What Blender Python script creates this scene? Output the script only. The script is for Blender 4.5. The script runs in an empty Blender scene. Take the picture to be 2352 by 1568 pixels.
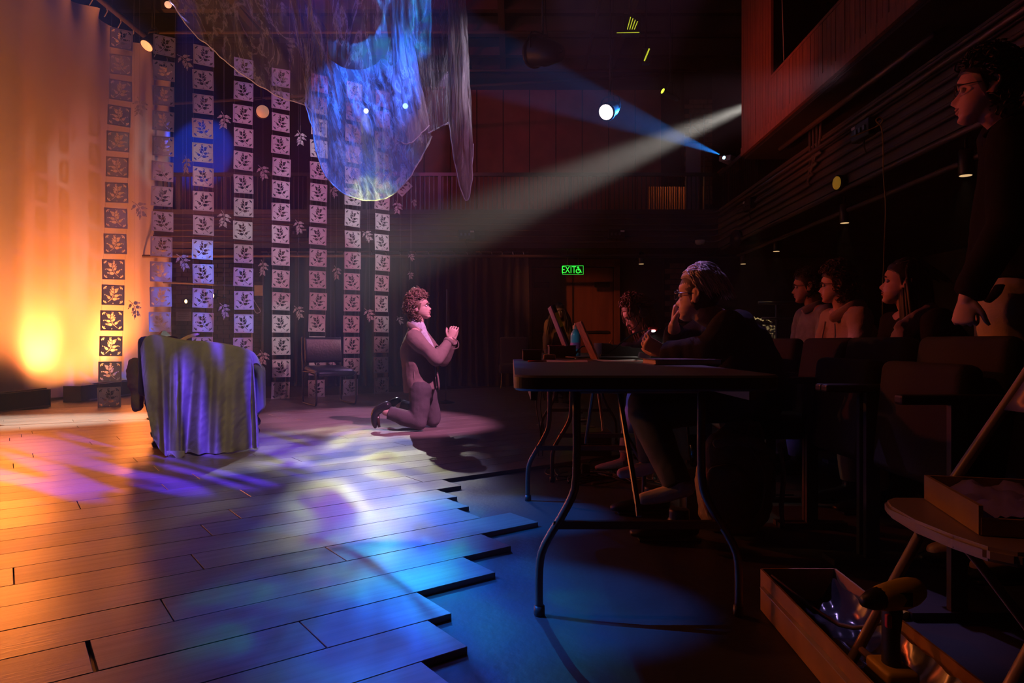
import bpy, bmesh, math, random
import numpy as np
from mathutils import Vector, Matrix, noise, Euler
random.seed(7)
sc = bpy.context.scene
COL = sc.collection
PI = math.pi
V = Vector

# ------------------------------------------------------------------ camera, world, exposure
F, CX, CY, CH = 1568.0, 1176.0, 784.0, 0.83
def P(px, py, d):
    return V(((px - CX) / F * d, d, CH + (CY - py) / F * d))
def G(px, py, z=0.0):
    """point at height z seen at a pixel"""
    d = F * (CH - z) / (py - CY)
    return V(((px - CX) / F * d, d, z))
def XR(x0, y):          # the side of the house runs 1.6 degrees off the lens axis
    return x0 + 0.028 * y

cam_d = bpy.data.cameras.new('camera'); cam = bpy.data.objects.new('camera', cam_d); COL.objects.link(cam)
cam_d.sensor_width = 36; cam_d.lens = 24.0; cam_d.clip_start = 0.05; cam_d.clip_end = 100
cam.location = (0, 0, CH); cam.rotation_euler = (PI / 2, 0, 0)
sc.camera = cam
w = bpy.data.worlds.new('world'); sc.world = w; w.use_nodes = True
w.node_tree.nodes['Background'].inputs[0].default_value = (0.10, 0.07, 0.09, 1)
w.node_tree.nodes['Background'].inputs[1].default_value = 0.012
sc.view_settings.view_transform = 'Standard'; sc.view_settings.look = 'None'
sc.view_settings.exposure = 0.0; sc.view_settings.gamma = 1.0; sc.view_settings.use_curve_mapping = False
sc.cycles.max_bounces = 5; sc.cycles.diffuse_bounces = 2; sc.cycles.glossy_bounces = 2
sc.cycles.transparent_max_bounces = 16; sc.cycles.volume_bounces = 0; sc.cycles.transmission_bounces = 3
sc.cycles.sample_clamp_indirect = 3.0; sc.cycles.use_light_tree = True
sc.cycles.use_denoising = True; sc.cycles.use_adaptive_sampling = True; sc.cycles.adaptive_threshold = 0.015; sc.cycles.adaptive_min_samples = 24

# ------------------------------------------------------------------ lights
def aim(o, tgt):
    o.rotation_euler = (V(tgt) - o.location).to_track_quat('-Z', 'Y').to_euler()
def spot(name, loc, tgt, power, color, deg, blend=0.3, radius=0.03, gobo=None):
    l = bpy.data.lights.new(name, 'SPOT'); l.energy = power; l.color = color[:3]
    l.spot_size = math.radians(deg); l.spot_blend = blend; l.shadow_soft_size = radius
    o = bpy.data.objects.new(name, l); COL.objects.link(o); o.location = loc; aim(o, tgt)
    if gobo: gobo(l, math.tan(math.radians(deg / 2)))
    return o
def area(name, loc, tgt, power, color, sx, sy, spread=180):
    l = bpy.data.lights.new(name, 'AREA'); l.energy = power; l.color = color; l.shape = 'RECTANGLE'
    l.size = sx; l.size_y = sy; l.spread = math.radians(spread)
    o = bpy.data.objects.new(name, l); COL.objects.link(o); o.location = loc; aim(o, tgt)
    return o
def gobo_base(l, t):
    """texture space of a glass gobo in the gate: -1..1 across the cone"""
    l.use_nodes = True; nt = l.node_tree; n = nt.nodes; k = nt.links
    em = next(x for x in n if x.type == 'EMISSION')
    tc = n.new('ShaderNodeTexCoord'); sep = n.new('ShaderNodeSeparateXYZ'); k.new(tc.outputs['Normal'], sep.inputs[0])
    out = []
    for ax in 'XY':
        dv = n.new('ShaderNodeMath'); dv.operation = 'DIVIDE'; k.new(sep.outputs[ax], dv.inputs[0]); k.new(sep.outputs['Z'], dv.inputs[1])
        mu = n.new('ShaderNodeMath'); mu.operation = 'MULTIPLY'; k.new(dv.outputs[0], mu.inputs[0]); mu.inputs[1].default_value = 1 / t
        out.append(mu)
    cb = n.new('ShaderNodeCombineXYZ'); k.new(out[0].outputs[0], cb.inputs[0]); k.new(out[1].outputs[0], cb.inputs[1])
    return nt, n, k, em, cb
def ramp(n, stops, interp='LINEAR'):
    r = n.new('ShaderNodeValToRGB'); r.color_ramp.interpolation = interp
    e = r.color_ramp.elements
    while len(e) < len(stops): e.new(0.5)
    for i, (p, c) in enumerate(stops):
        e[i].position = p; e[i].color = (c[0], c[1], c[2], 1) if hasattr(c, '__len__') else (c, c, c, 1)
    return r
def gobo_noise(stops, scale, detail=3, rough=0.55, seed=0.0, dist=0.6, stretch=(1, 1, 1), strength=1.0):
    def f(l, t):
        nt, n, k, em, cb = gobo_base(l, t)
        mp = n.new('ShaderNodeMapping'); k.new(cb.outputs[0], mp.inputs[0]); mp.inputs['Location'].default_value = (seed, seed * 1.7, seed * .3); mp.inputs['Scale'].default_value = stretch
        tx = n.new('ShaderNodeTexNoise'); k.new(mp.outputs[0], tx.inputs['Vector'])
        tx.inputs['Scale'].default_value = scale; tx.inputs['Detail'].default_value = detail; tx.inputs['Roughness'].default_value = rough; tx.inputs['Distortion'].default_value = dist
        r = ramp(n, stops); k.new(tx.outputs['Fac'], r.inputs[0]); k.new(r.outputs[0], em.inputs['Color']); em.inputs['Strength'].default_value = strength
    return f

ORANGE = (1.0, 0.22, 0.05)
# ground rows washing the cyclorama, plus added floor spots
area('cyc_strip', (-5.98, 7.2, 0.22), (-6.62, 7.15, 1.5), 66, (1.0, 0.36, 0.07), 1.7, 0.12, 130)
area('cyc_strip', (-5.98, 10.3, 0.22), (-6.62, 10.3, 1.5), 48, (1.0, 0.31, 0.07), 1.9, 0.12, 140)
spot('cyc_flood', (-5.95, 6.5, 0.3), (-6.75, 6.5, 1.9), 560, ORANGE, 105, 1.0, 0.15)
spot('cyc_flood', (-5.95, 9.4, 0.3), (-6.75, 9.2, 1.9), 620, ORANGE, 110, 1.0, 0.15)
spot('cyc_flood', (-5.9, 11.2, 0.3), (-6.75, 11.0, 2.2), 560, ORANGE, 115, 1.0, 0.15)
spot('cyc_bounce_fill', (-6.15, 11.6, 2.0), (-2.9, 5.2, 0.0), 300, (1.0, 0.22, 0.03), 33, 0.5, 0.5)  # added pair, stands in for the cyclorama's orange light on the boards
spot('cyc_bounce_fill', (-6.15, 8.2, 1.8), (-2.6, 3.9, 0.0), 300, (1.0, 0.22, 0.03), 36, 0.6, 0.5)
# pink front key on the actor and the paper strands
spot('pink_key', (2.6, 2.6, 5.8), (-.75, 6.3, 0.85), 3600, (1.0, 0.34, 0.74), 16, 0.5, 0.05)
spot('pink_wash', (3.05, 6.0, 3.25), (-2.9, 9.6, 2.3), 800, (1.0, 0.42, 0.52), 35, 0.5, 0.08,
     gobo_noise([(0.0, (.75, .5, .62)), (0.5, (.8, .6, .7)), (0.62, (1.0, 1.9, 1.7)), (0.72, (1.2, 2.4, 2.1))], 2.4, 1, .4, 3.1, .2))
spot('lilac_low', (2.2, 3.0, 5.6), (-3.3, 9.2, .5), 480, (.95, .42, .95), 18, 0.8, 0.05)
# breakup gobo from up centre over the floor
spot('breakup', P(840, 253, 11.85), (-1.25, 4.95, 0), 2500, (1, 1, 1), 18, 0.9, 0.03,
     gobo_noise([(0.20, (.02, .06, .9)), (0.36, (.2, .25, .75)), (0.46, (.55, .52, .75)), (0.52, (.95, .95, .85)), (0.58, (.85, .88, .45)), (0.66, (.30, .1, .35)), (0.78, (.1, .1, .5))], 2.3, 3, .5, 1.3, .6))
spot('blue_breakup', P(930, 243, 11.8), (-0.60, 2.2, 0), 1500, (0.01, 0.22, 1.0), 10.5, 0.8, 0.02,
     gobo_noise([(0.34, (.02, .05, .1)), (0.45, (.5, .5, 1)), (0.55, (1, 1.3, 1)), (0.62, (1.6, 2.6, .9)), (0.7, (.3, .4, 1))], 2.6, 3, .55, 9.3, .5))
spot('blue_side', (-4.3, 3.2, 5.6), (-.36, 2.1, 0), 1700, (0.01, 0.22, 1.0), 10.5, 0.8, 0.02,
     gobo_noise([(0.34, (.02, .05, .1)), (0.45, (.5, .5, 1)), (0.55, (1, 1.3, 1)), (0.62, (1.6, 2.6, .9)), (0.7, (.3, .4, 1))], 2.2, 3, .55, 5.3, .5))
spot('blue_floor', (-4.6, 4.2, 5.3), (-.10, 3.3, 0), 4400, (0.0, 0.20, 1.0), 7.5, 0.6, 0.02)
spot('blue_floor', (-4.6, 3.6, 5.3), (0.0, 2.2, 0), 3800, (0.0, 0.20, 1.0), 7.5, 0.6, 0.02)
spot('violet_side', (.2, 2.4, 3.6), (-2.3, 4.6, 0.2), 3000, (0.09, 0.03, 1.0), 31, 0.5, 0.03,
     gobo_noise([(0.48, (.0, .0, .0)), (0.54, (.8, .8, 1)), (0.62, (1.2, 1.2, 1.2))], 2.4, 1, .4, 8.2, .3, (3.0, .45, 1)))
spot('amber_dim', (-0.9, 1.4, 5.0), (-2.3, 5.2, 0.3), 330, (1.0, 0.74, 0.34), 24, 0.8, 0.1)
spot('lilac_floor', (-1.2, 13.0, 6.0), (-2.0, 6.9, 0), 1100, (.75, .42, 1.0), 20, 0.8, 0.03)
# white shaft from the gallery, the blue projector, spots on cloth and chair
SHAFT = V((4.25, 11.2, 4.85))
spot('white_shaft', SHAFT, (-3.4, 7.6, 0.9), 36000, (1.0, 0.93, 0.80), 9.3, 1.0, 0.06)
PROJ = P(1663, 362, 12.4)
spot('projector_blue', PROJ + V((-.1, -.12, .02)), P(1000, 95, 8.2), 11000, (0.03, 0.25, 1.0), 10, 0.4, 0.012,
     gobo_noise([(0.3, (.35, .5, .9)), (0.5, (.9, 1, 1)), (0.6, (.5, 1.3, .8)), (0.7, (1.2, 1.6, 1))], 3, 4, .6, 2.2, 1.2))
spot('cloth_blue', (-2.2, 10.5, 5.5), P(815, 300, 7.0), 900, (0.03, 0.16, 1.0), 17, 0.6, 0.03)
spot('cloth_front_fill', (1.6, 3.5, 5.2), P(785, 300, 6.7), 6500, (0.015, 0.14, 1.0), 12, 0.7, 0.03)  # added from the front to turn the lobe blue
spot('cloth_lime', (-1.0, 4.8, 0.6), P(852, 445, 6.9), 900, (0.85, 1.0, 0.40), 11, 0.9, 0.02,
     gobo_noise([(0.4, (.05, .05, .05)), (0.5, (.8, .8, .8)), (0.65, (1.5, 1.5, 1.3))], 3, 2, .5, 4.2, .3, (2, .6, 1)))
spot('chair_fill', (-3.7, 7.4, 4.6), (-2.36, 8.8, .5), 130, (.40, .30, 1.0), 13, .8, .04)  # added spot, only gives the black chair its violet sheen
spot('cloth_side_fill', (2.6, 4.2, 4.2), P(1050, 200, 6.8), 650, (.80, .70, 1.0), 17, .8, .05)  # added lavender fill that pales the tail of cloth
spot('cloth_warm', (-3.4, 4.6, 3.0), P(560, 40, 7.0), 190, (1.0, 0.40, 0.2), 60, 1.0, 0.1)
# deep blue patch on the rear masonry, magenta glow on the rear gallery wall
spot('blue_patch', (-4.5, 9.3, 6.2), P(462, 350, 13.2), 6500, (0.0, 0.06, 1.0), 17, 0.5, 0.02)
spot('gallery_magenta', (-2.5, 6.5, 5.5), P(1000, 290, 15.5), 300, (1.0, 0.06, 0.16), 55, 1.0, 0.1)
spot('curtain_blue', (-1.0, 6.0, 6.3), P(700, 520, 12.3), 260, (0.10, 0.10, 1.0), 50, 1.0, 0.1)
# red and amber light that reaches the house, and added fill spots
spot('house_red', (-2.9, 5.6, 2.1), (1.95, 3.2, 1.5), 210, (1.0, 0.10, 0.022), 58, 0.8, 0.06)
spot('booth_red', (-0.2, 7.4, 2.2), P(1800, 200, 8.3), 160, (1.0, 0.10, 0.026), 44, 0.9, 0.06)
spot('house_front', (-1.8, 2.2, 3.0), (1.0, 1.6, 0.3), 36, (1.0, 0.24, 0.06), 52, 0.8, 0.06)
spot('house_violet', (0.0, 6.8, 5.6), P(1610, 650, 3.1), 650, (0.50, 0.32, 1.0), 7, 0.7, 0.05)
spot('jeans_violet', (-2.0, 4.3, .9), P(1530, 905, 4.5), 60, (0.22, 0.18, 1.0), 12, 0.7, 0.05)
spot('face_amber_fill', (-3.2, 5.4, 2.4), P(1560, 700, 3.1), 120, (1.0, 0.30, 0.10), 9, 0.8, 0.05)  # added narrow fill on the hooded person's face
spot('face_pink_fill', (-2.2, 5.9, 2.0), P(1455, 735, 4.6), 190, (1.0, 0.25, 0.42), 10, 0.8, 0.05)  # added narrow fill on the curly haired person's face
spot('bottle_fill', (-1.7, 2.5, 2.3), P(1308, 775, 4.3), 45, (.75, .92, 1.0), 5.5, .7, .03)  # added fill to brighten the bottle and sticker, no lamp there
spot('backpack_fill', (-2.5, 3.4, 1.5), (.95, 2.95, .26), 75, (1.0, .42, .14), 11, .8, .05)  # added fill that lifts the backpack out of the dark
spot('mustard_fill', (-1.6, 7.0, 2.0), (.65, 9.6, 1.1), 75, (1.0, .36, .10), 9, .8, .05)  # added fill so the person in mustard shows
spot('door_fill', (-1.9, 9.2, 3.0), (1.5, 13.5, 1.3), 260, (1.0, 0.22, 0.06), 20, 0.9, 0.06)  # added fill for the doors, in place of orange cyclorama spill

# ------------------------------------------------------------------ materials
def mat(name, color, rough=0.6, metal=0.0, bump=None, vary=None, emit=None, spec=0.5, sheen=0.0, trans=None):
    m = bpy.data.materials.new(name); m.use_nodes = True; nt = m.node_tree; n = nt.nodes; k = nt.links
    b = n['Principled BSDF']; b.inputs['Base Color'].default_value = (*color, 1); b.inputs['Roughness'].default_value = rough
    b.inputs['Metallic'].default_value = metal; b.inputs['Specular IOR Level'].default_value = spec
    if sheen: b.inputs['Sheen Weight'].default_value = sheen
    tc = None
    if bump or vary: tc = n.new('ShaderNodeTexCoord')
    if vary:                                  # (scale, amount, stretch)
        mp = n.new('ShaderNodeMapping'); k.new(tc.outputs['Object'], mp.inputs[0]); mp.inputs['Scale'].default_value = vary[2] if len(vary) > 2 else (1, 1, 1)
        t = n.new('ShaderNodeTexNoise'); k.new(mp.outputs[0], t.inputs['Vector']); t.inputs['Scale'].default_value = vary[0]; t.inputs['Detail'].default_value = 5
        a = vary[1]
        r = ramp(n, [(0.3, [c * (1 - a) for c in color]), (0.7, [min(1, c * (1 + a)) for c in color])]); k.new(t.outputs['Fac'], r.inputs[0]); k.new(r.outputs[0], b.inputs['Base Color'])
    if bump:                                  # (scale, strength, stretch)
        mp = n.new('ShaderNodeMapping'); k.new(tc.outputs['Object'], mp.inputs[0]); mp.inputs['Scale'].default_value = bump[2] if len(bump) > 2 else (1, 1, 1)
        t = n.new('ShaderNodeTexNoise'); k.new(mp.outputs[0], t.inputs['Vector']); t.inputs['Scale'].default_value = bump[0]; t.inputs['Detail'].default_value = 4
        bp = n.new('ShaderNodeBump'); bp.inputs['Strength'].default_value = bump[1]; bp.inputs['Distance'].default_value = 0.02
        k.new(t.outputs['Fac'], bp.inputs['Height']); k.new(bp.outputs[0], b.inputs['Normal'])
    if emit: b.inputs['Emission Color'].default_value = (*emit[0], 1); b.inputs['Emission Strength'].default_value = emit[1]
    if trans is not None:                     # thin cloth that lets light through
        tr = n.new('ShaderNodeBsdfTranslucent'); tr.inputs[0].default_value = (*color, 1)
        mx = n.new('ShaderNodeMixShader'); mx.inputs[0].default_value = trans
        k.new(b.outputs[0], mx.inputs[1]); k.new(tr.outputs[0], mx.inputs[2]); k.new(mx.outputs[0], n['Material Output'].inputs[0])
    return m
M = {}
M['plank'] = mat('stage_plank', (.235, .185, .165), .36, spec=.6, bump=(14, .05, (.6, 9, 1)), vary=(5, .22, (.35, 7, 1)))
def plank_random():
    m = M['plank']; n = m.node_tree.nodes; k = m.node_tree.links; b = n['Principled BSDF']
    oi = n.new('ShaderNodeObjectInfo'); hs = n.new('ShaderNodeHueSaturation')
    mr = n.new('ShaderNodeMapRange'); k.new(oi.outputs['Random'], mr.inputs[0]); mr.inputs[3].default_value = .90; mr.inputs[4].default_value = 1.10
    src = b.inputs['Base Color'].links[0].from_socket; k.new(src, hs.inputs['Color']); k.new(mr.outputs[0], hs.inputs['Value']); k.new(hs.outputs[0], b.inputs['Base Color'])
    m2 = n.new('ShaderNodeMapRange'); k.new(oi.outputs['Random'], m2.inputs[0]); m2.inputs[3].default_value = .32; m2.inputs[4].default_value = .40; k.new(m2.outputs[0], b.inputs['Roughness'])
plank_random()
M['joint'] = mat('deck_underlay', (.012, .011, .012), .8)
M['blackfloor'] = mat('black_painted_floor', (.042, .042, .045), .5, bump=(40, .08), vary=(3, .25))
M['wallblack'] = mat('black_masonry', (.035, .032, .034), .8, bump=(20, .1))
M['ceil'] = mat('black_ceiling', (.02, .018, .02), .9)
M['cyc'] = mat('cyclorama_cloth', (.80, .70, .62), .85, bump=(60, .08, (1, 1, .4)), vary=(1.2, .05, (1, 1, .25)), spec=.1)
M['fascia'] = mat('gallery_fascia', (.075, .062, .06), .6, bump=(9, .1), vary=(2, .2))
M['redwall'] = mat('red_panel', (.26, .10, .09), .6, vary=(3, .2))
M['booth'] = mat('stained_board', (.34, .115, .065), .5, bump=(20, .08, (6, 6, .6)), vary=(6, .25, (4, 4, .4)))
M['curtain'] = mat('black_velour', (.030, .030, .036), .95, spec=.1, sheen=.3)
M['steel'] = mat('dark_steel', (.10, .095, .095), .38, .8)
M['blackmetal'] = mat('black_metal', (.025, .025, .027), .42, .3)
M['pipe'] = mat('rig_pipe', (.16, .12, .10), .45, .4)
M['chrome'] = mat('chrome', (.7, .7, .72), .15, 1)
M['card'] = mat('cut_card', (.78, .68, .66), .75, vary=(14, .06), spec=.2)
M['cardline'] = mat('card_print', (.34, .22, .22), .8)
M['thread'] = mat('nylon_thread', (.55, .5, .5), .5)
M['sprig'] = mat('paper_sprig', (.72, .6, .58), .8)
M['drape'] = mat('linen_drape', (.34, .31, .23), .9, bump=(160, .12, (1, 1, .5)), vary=(5, .15), spec=.1)
M['navy'] = mat('navy_upholstery', (.03, .032, .06), .8, bump=(120, .1), sheen=.2)
M['darkwood'] = mat('polished_dark_wood', (.05, .025, .018), .2)
M['leather'] = mat('black_leather', (.028, .028, .036), .33, bump=(45, .12))
M['greymetal'] = mat('grey_tube', (.17, .17, .18), .3, .7)
M['tabletop'] = mat('black_tabletop', (.045, .045, .047), .5, bump=(160, .06))
M['tableleg'] = mat('brown_tube', (.15, .11, .09), .36, .5)
M['skin'] = mat('skin', (.62, .40, .32), .55, vary=(18, .06), spec=.35)
M['skin_dark'] = mat('skin_tan', (.40, .24, .17), .55, vary=(18, .06), spec=.35)
M['eye'] = mat('eye_white', (.75, .72, .7), .2)
M['iris'] = mat('iris', (.05, .035, .03), .15)
M['lips'] = mat('lips', (.45, .2, .18), .5)
M['jacket'] = mat('brown_wool', (.235, .165, .145), .95, bump=(190, .15), vary=(8, .12), spec=.15)
M['trousers'] = mat('grey_trousers', (.10, .082, .085), .9, bump=(150, .1), spec=.2)
M['shirt'] = mat('pale_shirt', (.55, .55, .6), .85, vary=(40, .2))
M['boot'] = mat('black_boot', (.02, .02, .022), .2)
M['hair_brown'] = mat('brown_hair', (.20, .12, .08), .55, spec=.4)
M['hair_ginger'] = mat('auburn_hair', (.16, .07, .04), .55, spec=.4)
M['hair_blond'] = mat('bleached_hair', (.50, .42, .40), .5, spec=.4)
M['hair_black'] = mat('black_hair', (.02, .016, .016), .5, spec=.4)
M['hair_dark'] = mat('dark_brown_hair', (.06, .035, .028), .55, spec=.4)
M['black_cloth'] = mat('black_hoodie', (.020, .020, .024), .95, bump=(150, .1), spec=.1)
M['black_shirt'] = mat('black_shirt', (.015, .015, .017), .95, bump=(150, .1), spec=.1)
M['print'] = mat('white_print', (.55, .55, .62), .8)
M['denim'] = mat('washed_denim', (.22, .23, .27), .9, bump=(180, .12), vary=(12, .25), spec=.15)
M['jeans'] = mat('blue_jeans', (.30, .33, .42), .9, bump=(180, .12), vary=(10, .2), spec=.15)
M['beige'] = mat('oatmeal_fleece', (.46, .37, .30), .95, bump=(120, .15), spec=.1)
M['khaki'] = mat('khaki_trousers', (.42, .32, .24), .9, bump=(150, .1), spec=.15)
M['navycloth'] = mat('navy_fleece', (.025, .03, .07), .95, bump=(130, .12), spec=.1)
M['mustard'] = mat('mustard_knit', (.34, .20, .09), .95, bump=(120, .15), spec=.1)
M['plaidpale'] = mat('pale_scarf', (.30, .25, .27), .95, bump=(90, .2))
M['glasses'] = mat('spectacle_frame', (.05, .045, .045), .25, .6)
M['seat'] = mat('theatre_seat_cloth', (.011, .009, .010), .9, bump=(90, .1))
M['seatmetal'] = mat('seat_metal', (.06, .055, .055), .5, .4)
M['beigemetal'] = mat('beige_steel', (.36, .27, .23), .4, .2)
M['kraft'] = mat('cardboard', (.42, .24, .09), .8, vary=(9, .12), bump=(60, .06))
M['yellow'] = mat('yellow_plastic', (.62, .45, .03), .45)
M['black'] = mat('black_plastic', (.02, .02, .02), .45)
M['purplepaper'] = mat('lilac_tissue', (.30, .22, .55), .8)
M['red'] = mat('red_plastic', (.6, .03, .03), .4)
M['canvas'] = mat('tan_canvas', (.22, .13, .075), .9, bump=(90, .15), vary=(7, .2))
M['bluebottle'] = mat('blue_enamel', (.06, .38, .62), .3)
M['white'] = mat('white_card', (.75, .72, .68), .7)
M['paper'] = mat('paper', (.62, .58, .60), .8)
M['wood'] = mat('brown_box_wood', (.14, .085, .07), .5, bump=(30, .1, (1, 6, 6)))
M['sign'] = mat('exit_plate', (.004, .03, .008), .3)
M['exitgreen'] = mat('exit_green', (.02, .5, .05), .5, emit=((.04, 1.0, .07), 1.1))
M['orangecord'] = mat('orange_cord', (.65, .33, .05), .5)
M['cord'] = mat('black_cord', (.018, .018, .02), .4)
M['lamp_warm'] = mat('warm_lamp', (.8, .6, .3), .4, emit=((1, .62, .22), 6))
M['door'] = mat('veneer_door', (.25, .09, .05), .4, vary=(4, .2, (4, 4, .4)))
M['brick'] = mat('painted_brick', (.05, .042, .042), .8, vary=(9, .25))
M['brick_red'] = mat('brown_brick', (.16, .09, .065), .8, vary=(9, .25))

# organza: thin sheet, denser along its creases
def organza(name, color, a0, a1, scale, stretch, seed):
    m = bpy.data.materials.new(name); m.use_nodes = True; nt = m.node_tree; n = nt.nodes; k = nt.links
    n.remove(n['Principled BSDF']); out = n['Material Output']
    uv = n.new('ShaderNodeUVMap'); uv.uv_map = 'cloth'
    mp = n.new('ShaderNodeMapping'); k.new(uv.outputs[0], mp.inputs[0]); mp.inputs['Scale'].default_value = stretch; mp.inputs['Location'].default_value = (seed, seed, 0)
    t = n.new('ShaderNodeTexNoise'); k.new(mp.outputs[0], t.inputs['Vector']); t.inputs['Scale'].default_value = scale; t.inputs['Detail'].default_value = 7; t.inputs['Roughness'].default_value = .62; t.inputs['Distortion'].default_value = 1.3
    ab = n.new('ShaderNodeMath'); ab.operation = 'SUBTRACT'; k.new(t.outputs['Fac'], ab.inputs[0]); ab.inputs[1].default_value = .5
    a2 = n.new('ShaderNodeMath'); a2.operation = 'ABSOLUTE'; k.new(ab.outputs[0], a2.inputs[0])
    r = ramp(n, [(0.0, a1), (0.018, a0 + (a1 - a0) * .45), (0.06, a0 * 1.25), (0.2, a0)]); k.new(a2.outputs[0], r.inputs[0])
    d = n.new('ShaderNodeBsdfDiffuse'); d.inputs[0].default_value = (*color, 1)
    tl = n.new('ShaderNodeBsdfTranslucent'); tl.inputs[0].default_value = (*color, 1)
    mx = n.new('ShaderNodeMixShader'); mx.inputs[0].default_value = .5; k.new(d.outputs[0], mx.inputs[1]); k.new(tl.outputs[0], mx.inputs[2])
    tp = n.new('ShaderNodeBsdfTransparent')
    m2 = n.new('ShaderNodeMixShader'); k.new(r.outputs[0], m2.inputs[0]); k.new(tp.outputs[0], m2.inputs[1]); k.new(mx.outputs[0], m2.inputs[2]); k.new(m2.outputs[0], out.inputs[0])
    return m
M['organza'] = organza('organza', (.72, .70, .74), .17, .62, 3.2, (5, 1.0, 1), 0)
M['organza3'] = organza('organza_lobe', (.74, .72, .76), .20, .8, 3.0, (6, 1.2, 1), 2)
M['organza2'] = organza('organza_fold', (.78, .72, .70), .30, .75, 3.5, (7, 1.0, 1), 4)

M['sheer_hem'] = mat('sheer_hem', (.70, .66, .66), .8)
# ------------------------------------------------------------------ object helpers
ORG = {}
def empty(name, loc=(0, 0, 0), label=None, cat=None, group=None, kind=None):
    o = bpy.data.objects.new(name, None); COL.objects.link(o); o.location = loc; ORG[o.name] = V(loc); o.empty_display_size = .05
    return tag(o, label, cat, group, kind)
def tag(o, label=None, cat=None, group=None, kind=None):
    if label: o['label'] = label
    if cat: o['category'] = cat
    if group: o['group'] = group
    if kind: o['kind'] = kind
    return o
def link(name, me, m, parent=None, smooth=False):
    if m is not None and not me.materials: me.materials.append(m)
    if smooth:
        me.polygons.foreach_set('use_smooth', [True] * len(me.polygons))
    o = bpy.data.objects.new(name, me); COL.objects.link(o)
    if parent is not None:
        o.parent = parent; org = ORG.get(parent.name, V((0, 0, 0)))
        ORG[o.name] = org
        if org.length > 0 and not me.get('shifted'):
            me.transform(Matrix.Translation(-org)); me['shifted'] = True
    return o
def put(name, bm, m, parent=None, smooth=False):
    me = bpy.data.meshes.new(name); bmesh.ops.recalc_face_normals(bm, faces=bm.faces[:]); bm.to_mesh(me); bm.free()
    return link(name, me, m, parent, smooth)
def struct(o): o['kind'] = 'structure'; return o
def box(bm, c, s, rot=None, bev=0.0, seg=2):
    r = bmesh.ops.create_cube(bm, size=1.0); vs = r['verts']
    bmesh.ops.scale(bm, vec=s, verts=vs)
    if bev:
        es = list({e for v in vs for e in v.link_edges})
        rr = bmesh.ops.bevel(bm, geom=es, offset=bev, segments=seg, affect='EDGES', profile=.5)
        vs = list({v for f in rr['faces'] for v in f.verts} | {v for v in vs if v.is_valid})
    if rot is not None: bmesh.ops.rotate(bm, cent=(0, 0, 0), matrix=rot.to_3x3() if hasattr(rot, 'to_3x3') else rot, verts=vs)
    bmesh.ops.translate(bm, vec=c, verts=vs)
    return vs
def B(): return bmesh.new()
def rz(a): return Matrix.Rotation(a, 3, 'Z')
def catmull(pts, sub):
    pts = [V(p) for p in pts]; n = len(pts); out = []
    for i in range(n - 1):
        p0, p1, p2, p3 = pts[max(i - 1, 0)], pts[i], pts[i + 1], pts[min(i + 2, n - 1)]
        for j in range(sub):
            t = j / sub
            out.append(.5 * ((2 * p1) + (p2 - p0) * t + (2 * p0 - 5 * p1 + 4 * p2 - p3) * t * t + (3 * p1 - p0 - 3 * p2 + p3) * t ** 3))
    out.append(pts[-1]); return out
def tube(bm, pts, rad, segs=10, cap='flat', sub=1, side=None):
    """loft of ellipses along a path; rad = number or list of numbers / (a, b); a lies along side"""
    n0 = len(pts)
    if not hasattr(rad, '__len__'): rad = [rad] * n0
    R = [V((r[0], r[1], 0)) if hasattr(r, '__len__') else V((r, r, 0)) for r in rad]
    P_ = [V(p) for p in pts]
    if sub > 1: P_ = catmull(P_, sub); R = catmull(R, sub)
    n = len(P_)
    T = [(P_[min(i + 1, n - 1)] - P_[max(i - 1, 0)]).normalized() for i in range(n)]
    if side is None:
        a = V((0, 0, 1)) if abs(T[0].z) < .9 else V((1, 0, 0))
        S = a.cross(T[0]).normalized()
    else: S = V(side)
    rings = []
    if cap == 'round':
        ext = []
        for k in (3, 2, 1):
            a = k / 3 * PI / 2 * .96
            ext.append((math.sin(a), math.cos(a)))
        r0 = min(R[0].x, R[0].y); r1 = min(R[-1].x, R[-1].y)
        pre = [(P_[0] - T[0] * r0 * s, R[0] * c, T[0]) for s, c in ext]
        post = [(P_[-1] + T[-1] * r1 * s, R[-1] * c, T[-1]) for s, c in reversed(ext)]
        seq = pre + list(zip(P_, R, T)) + post
    else: seq = list(zip(P_, R, T))
    for p, r, t in seq:
        s = (S - t * S.dot(t))
        if s.length < 1e-6: s = t.orthogonal()
        s.normalize(); u = t.cross(s)
        if side is None: S = s
        rings.append([bm.verts.new(p + s * (r.x * math.cos(2 * PI * i / segs)) + u * (r.y * math.sin(2 * PI * i / segs))) for i in range(segs)])
    for a, b in zip(rings, rings[1:]):
        for i in range(segs):
            bm.faces.new((a[i], a[(i + 1) % segs], b[(i + 1) % segs], b[i]))
    bm.faces.new(list(reversed(rings[0]))); bm.faces.new(rings[-1])
def lathe(bm, prof, segs=20, base=(0, 0, 0), axis=None):
    """prof: list of (r, z)"""
    q = V((0, 0, 1)).rotation_difference(V(axis).normalized()) if axis is not None else None
    rings = []
    for r, z in prof:
        ring = []
        for i in range(segs):
            a = 2 * PI * i / segs; p = V((r * math.cos(a), r * math.sin(a), z))
            if q: p = q @ p
            ring.append(bm.verts.new(p + V(base)))
        rings.append(ring)
    for a, b in zip(rings, rings[1:]):
        for i in range(segs): bm.faces.new((a[i], a[(i + 1) % segs], b[(i + 1) % segs], b[i]))
    bm.faces.new(list(reversed(rings[0]))); bm.faces.new(rings[-1])
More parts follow.
